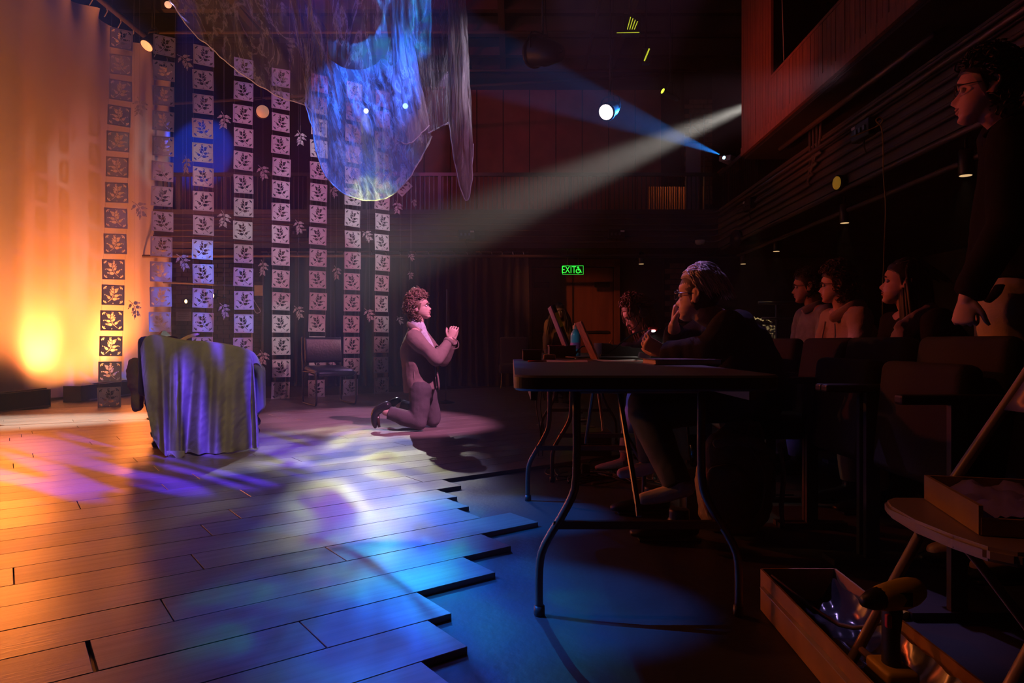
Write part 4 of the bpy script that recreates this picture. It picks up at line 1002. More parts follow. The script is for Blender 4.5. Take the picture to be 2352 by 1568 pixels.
bm = B(); tube(bm, [K(955, 742), K(962, 752), K(972, 765)], [.066, .066, .045], 14, 'round', 2); tube(bm, [K(972, 768, 6.22), K(984, 792, 6.22), K(992, 815, 6.24)], [.04, .045, .035], 10, 'round', 2)
cloth_part('shirt', bm, M['shirt'], kn, .008, .003, 14)
bottom_garment(kn, 'trousers', J, sd, M['trousers'], 1.0, .010, .011, 9, 4.1, .92, 1.08)
for k_, (a, b, c, e) in {'R': ((888, 932), (864, 945), (860, 968), (872, 980)), 'L': ((912, 922), (898, 928), (893, 945), (899, 958))}.items():
    d_ = J['an' + k_].y; bm = B()
    tube(bm, [K(*a, d_), K(*b, d_), K(*c, d_), K(c[0] + 2, c[1] + 12, d_)], [(.045, .045), (.044, .040), (.043, .030), (.036, .016)], 14, 'round', 3, (0, 1, 0))
    sh = cloth_part('boot', bm, M['boot'], kn, .006, 0, 1)
    bm = B(); tube(bm, [K(b[0] + 2, b[1] + 6, d_), K(e[0] - 1, e[1] + 1, d_)], [.020, .012], 10, 'flat'); put('heel', bm, M['darkwood'], sh, True)
# cord loop hanging from his sleeve
bm = B(); tube(bm, [K(1040, 775, 6.2), K(1052, 785, 6.2), K(1052, 798, 6.2), K(1040, 802, 6.2)], .005, 6, 'round', 4); put('sleeve_loop', bm, M['jacket'], jk, True)

# --- person slumped in the armchair: an elbow past the wing and a hand over the back
J = dict(neck=P(395, 812, 5.55), chest=P(392, 860, 5.58), pelvis=P(395, 935, 5.66), shR=P(445, 822, 5.55), shL=P(345, 822, 5.55), elR=P(462, 858, 5.72), elL=P(318, 858, 5.62), wrR=P(411, 786, 5.30), wrL=P(335, 905, 5.85),
         hipR=P(425, 935, 5.74), hipL=P(365, 935, 5.74), knR=P(440, 925, 6.15), knL=P(372, 925, 6.15), anR=P(440, 985, 6.25), anL=P(372, 985, 6.25))
sl, R, C, J, sd = person((-2.78, 5.7, .02), 'person slumped in the draped armchair, pale hand and brown sleeve showing past its back', M['skin'], P(392, 802, 5.68), (.1, 1, -.45), (0, .35, 1), J, .007, .9,
    (dict(wr=J['wrR'], d=V((.85, .1, .50)), pn=V((.2, .4, -.9)), curl=.16, thumb=-1, s=.95), dict(wr=J['wrL'], d=V((0, .8, -.4)), pn=V((1, 0, 0)), curl=.4, thumb=1)))
brows(sl, M['hair_dark'])
bm = B(); hair_cap(bm, R, C, .9, .014); put('hair', bm, M['hair_dark'], sl, True)
top_garment(sl, 'coat', J, sd, M['jacket'], J['pelvis'], r=.95, amp=.012, freq=10, cuffR=.86, cuffL=.9)
bm = B(); tube(bm, [P(312, 830, 5.56), P(309, 862, 5.54), P(316, 905, 5.54), P(314, 936, 5.54)], [(.03, .05), (.05, .06), (.035, .05), (.04, .05)], 10, 'round', 3); cloth_part('coat_tail', bm, M['jacket'], sl, .01, .015, 12)
bottom_garment(sl, 'trousers', J, sd, M['trousers'], .95, .012)

# ------------------------------------------------------------------ folding tables
def folding_table(loc, label, L=1.83, W=.76, H=.735):
    t = empty('folding_table', loc, label, 'table', 'black folding tables'); o = V(loc)
    bm = B(); n = 10; r = .075; pts = []
    for cx_, cy_, a0 in ((W / 2 - r, L / 2 - r, 0), (-W / 2 + r, L / 2 - r, PI / 2), (-W / 2 + r, -L / 2 + r, PI), (W / 2 - r, -L / 2 + r, 1.5 * PI)):
        for i in range(n + 1):
            a = a0 + PI / 2 * i / n; pts.append((cx_ + r * math.cos(a), cy_ + r * math.sin(a)))
    rings = []
    for k_, z in ((.985, H - .045), (1, H - .038), (1, H - .006), (.992, H)):
        rings.append([bm.verts.new(o + V((x * k_, y * k_ if abs(y) < 0 else y - (1 - k_) * y, z))) for x, y in pts])
    for a, b in zip(rings, rings[1:]):
        for i in range(len(pts)): bm.faces.new((a[i], a[(i + 1) % len(pts)], b[(i + 1) % len(pts)], b[i]))
    bm.faces.new(list(reversed(rings[0]))); bm.faces.new(rings[-1]); put('tabletop', bm, M['tabletop'], t)
    bm = B()
    for s in (-1, 1): box(bm, o + V((s * (W / 2 - .06), 0, H - .062)), (.02, L - .2, .03))
    put('apron_rail', bm, M['tableleg'], t)
    for e in (-1, 1):
        y = e * (L / 2 - .17)
        for s in (-1, 1):
            bm = B(); tube(bm, [o + V(p) for p in ((s * .19, y, H - .05), (s * .19, y, H - .31), (s * .215, y, H - .40), (s * .285, y, .215), (s * .302, y, .14), (s * .302, y, .004))], .0125, 10, 'flat', 3); lg = put('leg', bm, M['tableleg'], t, True)
            bm = B(); lathe(bm, [(.015, 0), (.017, .004), (.016, .03)], 10, o + V((s * .302, y, 0))); put('rubber_foot', bm, M['black'], lg, True)
        bm = B(); box(bm, o + V((0, y, .275)), (.52, .018, .024)); put('crossbar', bm, M['tableleg'], t)
        bm = B(); tube(bm, [o + V((0, y, .30)), o + V((0, y - e * .02, .33)), o + V((0, y - e * .42, H - .055))], .009, 8); put('brace', bm, M['tableleg'], t)
        bm = B(); tube(bm, [o + V((-.19, y, H - .05)), o + V((.19, y, H - .05))], .0125, 8); put('hinge_bar', bm, M['tableleg'], t)
    return t
folding_table((.385, 2.815, 0), 'black folding table in front, its rounded corner edged with blue light')
folding_table((.54, 4.78, 0), 'second black folding table, standing end on behind the first')
TT = .7355
def on(px, d, z=TT): return V(((px - CX) / F * d, d, z))
# things on the tables
t = empty('wooden_box', on(1222, 3.45), 'small dark wooden box at the far left corner of the first table', 'box'); c = on(1222, 3.45)
bm = B(); box(bm, c + V((0, 0, .024)), (.095, .08, .046), None, .004); put('box_body', bm, M['wood'], t); bm = B(); box(bm, c + V((0, 0, .050)), (.099, .084, .007), None, .002); put('lid', bm, M['wood'], t)
c = on(1262, 3.55); bm = B(); box(bm, c + V((0, 0, .014)), (.062, .05, .028), None, .006); tag(put('sponge', bm, mat('sponge', (.42, .40, .22), .9, bump=(120, .4)), None, True), 'pale greenish sponge block beside the small wooden box', 'sponge')
c = on(1233, 3.10); bm = B()
tube(bm, [c + V((-.04, .0, .005)), c + V((.045, .02, .005))], .0045, 6); p_ = put('marker_pen', bm, M['red'], None, True); tag(p_, 'orange-lit marker pen lying near the left edge of the first table', 'pen')
c = on(1290, 4.05); t = empty('equipment_box', c, 'low black equipment box under the leaning screen on the second table', 'box')
bm = B(); box(bm, c + V((0, 0, .034)), (.155, .16, .064), None, .004); put('casing', bm, M['black'], t); bm = B(); box(bm, c + V((0, 0, .069)), (.16, .165, .006)); put('top_plate', bm, M['wood'], t)
# screen seen nearly edge on, leaning back (faces right)
def slab(c, w_, h, th, tilt, m, name, parent, dx=0, cornr=.004):
    bm = B(); box(bm, (0, 0, h / 2), (th, w_, h), None, cornr); Rm = Matrix.Rotation(-tilt, 3, 'Y')
    for v in bm.verts: v.co = V(c) + Rm @ (v.co + V((dx, 0, 0)))
    return put(name, bm, m, parent)
c = on(1301, 4.0, TT + .073); t = empty('monitor', c, 'thin purple-backed screen with a yellow sticker leaning on the equipment box', 'screen')
slab(c, .30, .245, .014, .37, mat('screen_back', (.30, .22, .30), .4), 'back_shell', t, -.008); slab(c, .30, .245, .012, .37, M['black'], 'bezel', t, .006)
slab(c + V((.0, -.1515, .0)), .002, .245, .004, .37, M['black'], 'edge', t)
bm = B(); box(bm, (0, 0, 0), (.020, .003, .085)); Rm = Matrix.Rotation(-.37, 3, 'Y')
for v in bm.verts: v.co = c + Rm @ (v.co + V((.003, -.1535, .155)))
put('sticker', bm, mat('yellow_sticker', (.85, .85, .03), .6), t)
bm = B(); tube(bm, [c + V((.0, -.02, .02)), c + V((-.05, -.02, -.065)), c + V((-.075, -.02, -.073))], .004, 6); put('stand_leg', bm, M['steel'], t)
c = on(1367, 3.58); t = empty('laptop', c, 'open laptop with a scuffed brown lid leaning back on the first table', 'laptop')
slab(c, .30, .215, .010, .42, mat('lid_stickered', (.26, .15, .13), .6, vary=(25, .5)), 'lid', t)
bm = B(); box(bm, c + V((.12, 0, .008)), (.22, .30, .014), None, .004); put('keyboard_base', bm, M['black'], t)
c = on(1322, 4.45); t = empty('water_bottle', c, 'bright blue enamelled water bottle with a white cap on the second table', 'bottle')
bm = B(); lathe(bm, [(.030, 0), (.033, .004), (.0335, .135), (.030, .150), (.018, .166), (.017, .176)], 22, c); put('bottle_body', bm, M['bluebottle'], t, True)
bm = B(); lathe(bm, [(.018, .174), (.019, .178), (.019, .198), (.010, .203), (.009, .214)], 16, c); put('cap', bm, M['white'], t, True)
bm = B(); lathe(bm, [(.0342, .048), (.0344, .05), (.0344, .085), (.0342, .087)], 22, c); put('label_band', bm, mat('purple_label', (.32, .10, .38), .6), t, True)
bm = B(); lathe(bm, [(.0341, .022), (.0344, .024), (.0344, .03), (.0341, .032)], 22, c); put('ring_mark', bm, M['black'], t, True)
# lighting console
c = on(1440, 3.98); t = empty('lighting_console', c, 'black lighting console with a sloping face in front of the curly haired person', 'console')
bm = B(); prism(bm, [(-.17, .0), (.16, .0), (.16, .035), (-.17, .085)], -.18, .18, lambda x, y, z: c + V((x, z, y))); put('chassis', bm, M['black'], t)
bm = B()
for i in range(5):
    for j in range(6): box(bm, c + V((-.12 + i * .055, -.13 + j * .05, .083 - (i * .055 + .05) * .1515 + .004)), (.02, .02, .008), Matrix.Rotation(.15, 3, 'Y'))
kb = put('keys', bm, M['steel'], t); kb['kind'] = 'stuff'
for j in range(3):
    bm = B(); lathe(bm, [(.012, 0), (.011, .02), (.006, .022)], 12, c + V((.13, -.1 + j * .1, .042))); put('encoder_knob', bm, M['steel'], t, True)
# gooseneck work light
c = on(1388, 3.75); t = empty('gooseneck_lamp', c, 'gooseneck work lamp with a glowing white tip arching over the console', 'lamp')
tip = P(1500, 757, 3.62)
bm = B(); box(bm, c + V((0, 0, .012)), (.05, .05, .024), None, .004); put('base', bm, M['black'], t)
bm = B(); tube(bm, [c + V((0, 0, .02)), c + V((.05, 0, .05)), P(1450, 770, 3.7), P(1490, 755, 3.63), tip + V((-.006, 0, .004))], .0045, 8, 'round', 5); put('neck', bm, M['black'], t, True)
bm = B(); tube(bm, [tip + V((-.015, 0, .005)), tip + V((.015, 0, .005))], .011, 10, 'round'); put('hood', bm, M['red'], t, True)
bm = B(); sphere(bm, tip + V((0, -.003, -.006)), .009, 10, (1.4, 1, .7)); put('bulb', bm, mat('cool_bulb', (1, 1, 1), .4, emit=((1, .95, .9), 25)), t, True)
spot('lamp_glow', tip + V((0, 0, -.02)), tip + V((-.03, -.3, -1)), 3.2, (1, .9, .75), 130, .7, .01)
# papers, notebook, pen, cards, cable clutter
c = on(1580, 2.86); t = empty('notebook', c, 'closed dark notebook with pale page edges at the near right of the first table', 'notebook')
bm = B(); box(bm, c + V((-.03, 0, .010)), (.27, .20, .017), rz(.06), .002); put('pages', bm, M['paper'], t); bm = B(); box(bm, c + V((-.03, 0, .0205)), (.28, .21, .003), rz(.06)); box(bm, c + V((-.03, 0, .0015)), (.28, .21, .003), rz(.06)); put('cover', bm, mat('notebook_cover', (.09, .06, .08), .5), t)
for (px, d, w_, l_, r_, lab) in ((1420, 3.3, .21, .28, .1, 'sheet of paper lying across the middle of the first table'), (1300, 3.2, .2, .26, -.1, 'sheet of paper near the left edge of the first table'), (1486, 3.42, .14, .20, .3, 'white-lit script page under the hand of the hooded person')):
    c = on(px, d); bm = B(); grid(bm, 6, 6, lambda u, v: c + rz(r_) @ V(((u - .5) * w_, (v - .5) * l_, .0015 + .004 * abs(u - .5) * 2 * v))); o = put('paper_sheet', bm, M['paper'], None, True); tag(o, lab, 'paper', 'papers on the first table')
c = on(1475, 3.36); bm = B(); box(bm, c + V((.01, 0, .022)), (.055, .04, .03), Matrix.Rotation(.25, 3, 'Y'), .003); tag(put('paper_tent', bm, M['white']), 'small white folded card standing beside the fist of the hooded person', 'card')
c = on(1391, 3.62); bm = B(); box(bm, c + V((.0, 0, .006)), (.045, .03, .010), rz(.3), .003); tag(put('eraser', bm, M['red']), 'small orange block lying just right of the leaning laptop', 'eraser')
bm = B(); lathe(bm, [(.008, .0008), (.05, .0008), (.05, .0022), (.008, .0022)], 28, on(1340, 3.72)); tag(put('compact_disc', bm, mat('iridescent_disc', (.5, .55, .6), .12, .9, vary=(20, .8))), 'iridescent disc lying left of the leaning laptop', 'disc')
c = on(1405, 4.3); t = empty('paper_figure', c, 'little orange folded paper figure standing beside the curly haired person', 'ornament')
bm = B(); tube(bm, [c + V((0, 0, .002)), c + V((.012, 0, .06)), c + V((.004, 0, .105)), c + V((-.012, 0, .085)), c + V((-.022, 0, .055))], [(.010, .003), (.008, .003), (.006, .003), (.005, .003), (.004, .002)], 6, 'flat', 3); put('ribbon', bm, M['kraft'], t)
bm = B(); box(bm, c + V((.02, 0, .0025)), (.14, .10, .005), rz(.2)); put('base_card', bm, M['kraft'], t)
for k_, pts in enumerate((((1318, 4.0), (1335, 3.95), (1350, 3.9), (1362, 3.85)), ((1300, 3.9), (1330, 3.8), (1345, 3.85), (1380, 3.9)))):
    bm = B(); P_ = [on(px, d, TT + .006 + (.055 if 0 < i < 3 and k_ == 0 else 0)) for i, (px, d) in enumerate(pts)]; tube(bm, P_, .004, 6, 'round', 6); tag(put('cable', bm, M['cord'], None, True), ['black cable arching past the foot of the blue bottle', 'black cable lying flat between the screen and the laptop'][k_], 'cable', 'cables on the tables')

# floor clutter under the tables
rnd = random.Random(9)
labs = ['black cable coiled on the floor under the middle of the table', 'black cable looping toward the left table leg', 'black cable sprawled beside the pink sneaker', 'black cable running out to the edge of the stage deck', 'thin black cable in small loops by the far table legs', 'black cable lying across the pale floor patch']
for k_ in range(6):
    c = G(1265 + 28 * k_, 1088 + 7 * (k_ % 3)); pts = []
    for i in range(14): pts.append(c + V((.16 * math.cos(i * 1.1 + k_) * (.4 + .06 * i) + .02 * i, .22 * math.sin(i * 1.1 + k_ * 2) * (.5 + .04 * i), .006 + .006 * ((i * 7 + k_) % 3))))
    bm = B(); tube(bm, pts, .0045, 6, 'round', 5); tag(put('floor_cable', bm, M['cord'], None, True), labs[k_], 'cable', 'cables under the tables')
for k_, (px0, px1) in enumerate(((1242, 1238), (1252, 1247))):
    bm = B(); tube(bm, [P(px0, 862, 4.1), P(px1 - 6, 930, 4.1), P(px1 + 4, 1000, 4.1), G(px1, 1050, .006), G(px1 + 30, 1080, .006)], .004, 6, 'round', 6); tag(put('hanging_cable', bm, M['cord'], None, True), ['black cable hanging from the far left corner of the second table', 'second cable hanging just right of the leftmost one'][k_], 'cable', 'cables hanging from the tables')
c = G(1365, 1052); t = empty('black_case', c, 'black road case on the floor between the table legs, its lid catching pale light', 'case')
bm = B(); box(bm, c + V((0, .1, .085)), (.24, .26, .17), None, .008); put('case_body', bm, M['black'], t); bm = B(); box(bm, c + V((0, .1, .180)), (.25, .27, .018), None, .006); put('case_lid', bm, M['greymetal'], t); bm = B(); tube(bm, [c + V((-.05, -.035, .10)), c + V((-.05, -.05, .11)), c + V((.05, -.05, .11)), c + V((.05, -.035, .10))], .005, 6, sub=2); put('handle', bm, M['steel'], t)
c = G(1345, 1092); bm = B(); box(bm, c + V((0, 0, .04)), (.05, .05, .075), None, .006); tube(bm, [c + V((0, 0, .07)), c + V((.03, 0, .09))], .006, 6); tag(put('power_adapter', bm, M['black']), 'black plug adapter standing in the cable tangle', 'adapter')

# ------------------------------------------------------------------ theatre seats
def theatre_seat(loc, label, down=False, grp='front row of empty black seats'):
    t = empty('theatre_seat', loc, label, 'seat', grp); o = V(loc)
    bm = B(); vs = box(bm, (0, 0, 0), (.075, .47, .50), None, .034, 4)
    for v in bm.verts: v.co = o + Matrix.Rotation(.16, 3, 'Y') @ v.co + V((.04, 0, .60))
    put('backrest', bm, M['seat'], t, True)
    bm = B()
    if down: box(bm, o + V((-.22, 0, .43)), (.44, .46, .09), None, .035, 4)
    else:
        box(bm, (0, 0, 0), (.09, .46, .40), None, .035, 4)
        for v in bm.verts: v.co = o + Matrix.Rotation(.10, 3, 'Y') @ v.co + V((-.075, 0, .56))
    put('seat_cushion', bm, M['seat'], t, True)
    for s in (-1, 1):
        bm = B(); box(bm, o + V((-.12, s * .245, .33)), (.05, .022, .62)); box(bm, o + V((-.12, s * .245, .012)), (.30, .05, .022)); put('side_panel', bm, M['seatmetal'], t)
        bm = B(); box(bm, o + V((-.14, s * .245, .655)), (.32, .045, .03), None, .008); put('armrest', bm, M['blackmetal'], t)
    bm = B(); box(bm, o + V((.02, 0, .36)), (.03, .46, .05)); put('rail', bm, M['seatmetal'], t)
    return t
for (y, lab, dn) in ((4.42, 'empty black theatre seat farthest back in the front row, past the hooded person', False), (3.88, 'black theatre seat just behind the back of the hooded person', False), (3.30, 'black theatre seat the hooded person sits on, below the person in beige', True), (2.84, 'black theatre seat in front of the person in the beige hoodie', False), (2.30, 'largest black theatre seat, in front of the dark haired person', False)):
    theatre_seat((1.46, y, 0), lab, dn)
for (y, lab) in ((4.95, 'black theatre seat under the person in the denim jacket'), (4.42, 'black theatre seat under the person in the beige hoodie'), (3.89, 'empty black theatre seat beside the person in beige'), (3.36, 'black theatre seat under the dark haired person')):
    theatre_seat((2.42, y, 0), lab, True, 'second row of black seats')

# ------------------------------------------------------------------ people in the house
UPZ = V((0, 0, 1))
def seated(hx, y, hz, seatx, z_seat=.47, lean=.0, hand='lap', tall=1.0):
    """joints of someone facing -x"""
    pel = V((seatx, y, z_seat + .10)); neck = V((hx + .045, y, hz - .155)); chest = pel.lerp(neck, .62) + V((.02, 0, 0))
    n = dict(neck=neck, chest=chest, pelvis=pel, shL=neck + V((.015, -.185, -.055)), shR=neck + V((.015, .185, -.055)), hipL=pel + V((-.03, -.10, -.03)), hipR=pel + V((-.03, .10, -.03)),
             knL=V((seatx - .46, y - .11, z_seat + .05)), knR=V((seatx - .46, y + .11, z_seat + .05)), anL=V((seatx - .44, y - .12, .10)), anR=V((seatx - .44, y + .12, .10)))
    n['elL'] = n['shL'] + V((-.05, -.06, -.29)); n['elR'] = n['shR'] + V((-.05, .06, -.29)); n['wrL'] = V((n['elL'].x - .21, y - .09, n['elL'].z + .0)); n['wrR'] = V((n['elR'].x - .21, y + .07, n['elR'].z + .01))
    return n
# hooded person at the first table
hd = P(1606, 678, 3.10); J = dict(neck=P(1655, 738, 3.14), chest=P(1690, 800, 3.16), pelvis=P(1728, 900, 3.2), shL=P(1668, 762, 2.96), shR=P(1640, 752, 3.34), elL=P(1632, 815, 2.93), wrL=P(1528, 812, 3.10), elR=P(1552, 816, 3.44), wrR=P(1548, 748, 3.28),
         hipL=P(1705, 912, 3.06), hipR=P(1705, 905, 3.32), knL=P(1482, 948, 3.0), knR=P(1478, 925, 3.34), anL=P(1560, 1120, 2.86), anR=P(1500, 1065, 3.3))
J['elL'].z = max(J['elL'].z, TT + .05); J['wrL'].z = TT + .045; J['elR'].z = TT + .045
ho, R, C, J, sd = person((1.1, 3.15, 0), 'person in a black hoodie at the table, bleached top over dark undercut, chin on hand', M['skin'], hd, (-.80, .60, .05), UPZ, J, .0048, 1.02,
    (dict(wr=J['wrL'], d=V((-.75, .15, .40)), pn=V((.2, .5, .4)), curl=.75, thumb=1, s=1.0), dict(wr=J['wrR'], d=V((.05, -.15, .95)), pn=V((.9, -.35, .2)), curl=.62, thumb=-1, s=1.0)), foot=V((-1, 0, 0)))
brows(ho, M['hair_dark']); spectacles(ho, R, C, 1.02, M['glasses'])
rnd = random.Random(5); bm = B(); hair_cap(bm, R, C, 1.02, .006, .165, .075, .035, .003, 1); put('undercut', bm, M['hair_dark'], ho, True)
bm = B(); hair_cap(bm, R, C, 1.02, .022, .168, .150, .135, .006, 6); hair_locks(bm, R, C, 1.02, 520, rnd, .125, .003, (.9, 2 * PI - .9), (.60, 1), .034, .006, V((.35, -.15, -.9)), .80, .35); hair_locks(bm, R, C, 1.02, 260, rnd, .085, .002, (-1.2, 1.2), (.70, 1), .028, .0052, V((.55, -.45, -.5)), .85, .5); put('hair', bm, M['hair_blond'], ho, True)
def hoodf(bm):
    n = J['neck']; tube(bm, [n + V((.07, -.10, -.02)), n + V((.095, .02, .0)), n + V((.05, .12, -.01))], [.045, .058, .045], 12, 'round', 3)
    tube(bm, [n + V((-.05, -.12, -.05)), n + V((.03, -.12, -.01)), n + V((.08, -.07, -.01))], [.03, .035, .042], 10, 'round', 3)
hj = top_garment(ho, 'hoodie', J, sd, M['black_cloth'], J['pelvis'], r=1.12, amp=.014, freq=7, seed=2.2, depth=1.15, hood=hoodf, cuffL=.97, cuffR=.85, armr=1.12)
for i, (px, py, a) in enumerate(((1718, 768, .3), (1724, 785, .5), (1727, 802, .9), (1733, 836, .2), (1738, 846, .6))):
    bm = B(); p = P(px, py, 3.05); tube(bm, [p, p + V((.018, -.004, .012 * math.cos(a * 5))), p + V((.028, -.002, .02))], [(.006, .008), (.006, .008), (.003, .004)], 6, 'round', 3); put('back_print', bm, M['print'], hj, True)
bottom_garment(ho, 'trousers', J, sd, mat('black_trousers', (.05, .035, .03), .9, bump=(150, .1)), 1.02, amp=.010, seed=3)
for k_ in 'LR': shoe(ho, (J['an' + k_].x, J['an' + k_].y, .10), (-1, .0, 0), M['black'])
# curly haired person at the second table
hd = P(1462, 722, 4.60); J = dict(neck=P(1497, 762, 4.62), chest=P(1512, 805, 4.62), pelvis=P(1545, 880, 4.64), shL=P(1506, 776, 4.44), shR=P(1490, 770, 4.82), elL=P(1470, 812, 4.34), wrL=P(1418, 800, 4.46), elR=P(1465, 805, 4.9), wrR=P(1428, 798, 4.72),
         hipL=P(1535, 890, 4.52), hipR=P(1535, 886, 4.76), knL=P(1468, 893, 4.4), knR=P(1470, 888, 4.78), anL=P(1440, 1048, 4.36), anR=P(1500, 1030, 4.8))
J['wrL'].z = J['wrR'].z = TT + .04; J['elL'].z = J['elR'].z = TT + .03
cu, R, C, J, sd = person((1.0, 4.62, 0), 'person with long auburn curls, headset and spectacles bent over the second table', M['skin'], hd, (-.93, -.22, -.46), (-.4, 0, 1), J, .006, .96,
    (dict(wr=J['wrL'], d=V((-.9, .1, -.1)), pn=V((0, 0, -1)), curl=.35, thumb=-1, s=.9), dict(wr=J['wrR'], d=V((-.9, -.1, -.1)), pn=V((0, 0, -1)), curl=.35, thumb=1, s=.9)))
brows(cu, M['hair_ginger']); spectacles(cu, R, C, .96, M['glasses'])
rnd = random.Random(8); bm = B(); hair_cap(bm, R, C, .96, .014, .165, .07, .03, .006, 3); hair_locks(bm, R, C, .96, 420, rnd, .30, .012, (1.75, 2 * PI - 1.75), (.05, 1), .014, .007, V((.25, 0, -1)), .80, .25); hair_locks(bm, R, C, .96, 150, rnd, .12, .004, (1.1, 2 * PI - 1.1), (.72, 1), .012, .006, V((.8, 0, -.3)), .8, .3); hair_curls(bm, R, C, .96, 260, rnd, .015, (.012, .034), .0, .74); put('hair', bm, M['hair_ginger'], cu, True)
bm = B(); tube(bm, [C + R @ V((.085 * math.cos(a), -.01, .128 * math.sin(a))) for a in [PI * i / 12 for i in range(13)]], .006, 8); hs = put('headset', bm, M['greymetal'], cu, True)
for s in (-1, 1):
    bm = B(); lathe(bm, [(.02, 0), (.032, .004), (.032, .022), (.02, .026)], 16, C + R @ V((s * .072, -.012, -.006)), R @ V((s, 0, 0))); put('ear_cup', bm, M['greymetal'], hs, True)
bm = B(); tube(bm, [C + R @ V((-.085, 0, -.02)), C + R @ V((-.075, .06, -.06)), C + R @ V((-.04, .105, -.078))], .003, 6, 'round', 4); put('microphone_boom', bm, M['black'], hs, True)
top_garment(cu, 'jacket', J, sd, M['navycloth'], J['pelvis'], r=1.0, amp=.012, seed=4, depth=1.1)
bottom_garment(cu, 'jeans', J, sd, M['jeans'], .98, amp=.011, seed=6)
for k_ in 'LR': shoe(cu, (J['an' + k_].x, J['an' + k_].y, .10), (-1, -.1, 0), mat('pink_sneaker', (.42, .22, .34), .8, bump=(90, .4, (1, 1, 4))))
t = empty('folding_stool', (1.04, 4.64, 0), 'plain dark chair under the curly haired person', 'chair')
bm = B(); box(bm, (1.06, 4.64, .44), (.40, .40, .04), None, .012); put('seat', bm, M['blackmetal'], t)
for sx in (-1, 1):
    for sy in (-1, 1):
        bm = B(); tube(bm, [(1.06 + sx * .16, 4.64 + sy * .17, .43), (1.06 + sx * .2, 4.64 + sy * .18, .002)], .011, 8); put('leg', bm, M['steel'], t)
bm = B(); box(bm, (1.29, 4.64, .75), (.03, .40, .26), None, .012); tube(bm, [(1.25, 4.47, .44), (1.29, 4.47, .8)], .01, 8); tube(bm, [(1.25, 4.81, .44), (1.29, 4.81, .8)], .01, 8); put('backrest', bm, M['blackmetal'], t)

def house(label, hx, y, hz, seatx, skin, fwd, hair, shirt, trous, sc_=1.0, glasses=False, seed=1, hands='clasp', up=UPZ, vox=.006, r=1.05):
    J = seated(hx, y, hz, seatx)
    hs = (dict(wr=J['wrL'], d=V((-.7, .6, .0)), pn=V((.3, .4, -.6)), curl=.5, thumb=1, s=.92), dict(wr=J['wrR'], d=V((-.7, -.6, .0)), pn=V((.3, -.4, -.6)), curl=.5, thumb=-1, s=.92))
    pr, R, C, J, sd = person((seatx, y, 0), label, skin, V((hx, y, hz)), fwd, up, J, vox, sc_, hs)
    top_garment(pr, 'top', J, sd, shirt, J['pelvis'], r=r, amp=.013, freq=8, seed=seed, depth=1.12, voxel=.011)
    bottom_garment(pr, 'trousers', J, sd, trous, 1.0, seed=seed + 1, voxel=.014)
    for k_ in 'LR': shoe(pr, J['an' + k_], (-1, 0, 0), M['black'])
    brows(pr, hair)
    if glasses: spectacles(pr, R, C, sc_, M['glasses'])
    return pr, R, C, J, sd
a_ = P(1846, 658, 4.85)
pr, R, C, J, sd = house('person in a washed denim jacket and spectacles, farthest along the second row', a_.x + .07, 4.95, .83 + 126 / F * 4.95, 2.22, M['skin_dark'], (-.9, .40, -.02), M['hair_black'], M['denim'], M['jeans'], 1.0, True, 11)
bm = B(); hair_cap(bm, R, C, 1, .012, .165, .085, .04, .004, 1); hair_curls(bm, R, C, 1, 220, random.Random(2), .008, (.008, .018), .05, .66, tr=.003); put('hair', bm, M['hair_black'], pr, True)
bm = B(); n = J['neck']; tube(bm, [n + V((-.09, -.05, -.02)), n + V((0, -.09, .02)), n + V((.09, -.02, .035))], [(.012, .03)] * 3, 8, 'round', 3); put('collar', bm, M['denim'], pr, True)
a_ = P(1921, 655, 4.42)
pr, R, C, J, sd = house('person with dark curly hair in an oatmeal zip hoodie, middle of the second row', a_.x, 4.42, a_.z, 2.24, M['skin'], (-.88, .45, .02), M['hair_dark'], M['beige'], M['jeans'], .98, True, 17)
bm = B(); hair_cap(bm, R, C, .98, .022, .16, .085, .05, .012, 1); hair_curls(bm, R, C, .98, 430, random.Random(4), .014, (.018, .048), .05, .60, tr=.0034); put('hair', bm, M['hair_dark'], pr, True)
bm = B(); n = J['neck']; tube(bm, [n + V((-.10, -.06, -.06)), n + V((.0, -.11, .0)), n + V((.11, -.03, .02)), n + V((.06, .1, .01))], [(.02, .03), (.025, .045), (.03, .05), (.02, .04)], 8, 'round', 3); tube(bm, [n + V((-.125, -.02, -.08)), n + V((-.15, -.02, -.20))], .006, 6); put('hood', bm, M['beige'], pr, True)
a_ = P(2076, 648, 3.42)
pr, R, C, J, sd = house('person with long straight black hair and a patterned scarf, nearest in the second row', a_.x, 3.42, a_.z, 2.2, M['skin'], (-.86, .50, .15), M['hair_black'], M['black_cloth'], M['khaki'], .98, False, 23)
bm = B(); hair_cap(bm, R, C, .98, .012, .165, .09, .03, .005, 1); hair_locks(bm, R, C, .98, 620, random.Random(6), .42, .0, (1.55, 2 * PI - 1.55), (.05, 1), .010, .011, V((.10, 0, -1)), .78, .15); hair_locks(bm, R, C, .98, 160, random.Random(7), .16, .0, (.7, 2 * PI - .7), (.72, 1), .010, .008, V((.7, 0, -.5)), .8, .2); put('hair', bm, M['hair_black'], pr, True)
bm = B(); n = J['neck']; tube(bm, [n + V((-.12, -.11, -.10)), n + V((-.02, -.13, -.02)), n + V((.06, -.09, .0)), n + V((.1, .04, .0))], [(.02, .05), (.028, .05), (.02, .05), (.02, .03)], 8, 'round', 3)
tube(bm, [n + V((-.13, -.10, -.09)), n + V((-.17, -.13, -.25)), n + V((-.18, -.13, -.42))], [(.05, .016), (.07, .018), (.075, .018)], 8, 'round', 3, (0, 1, 0)); cloth_part('scarf', bm, M['plaidpale'], pr, .008, .01, 14)
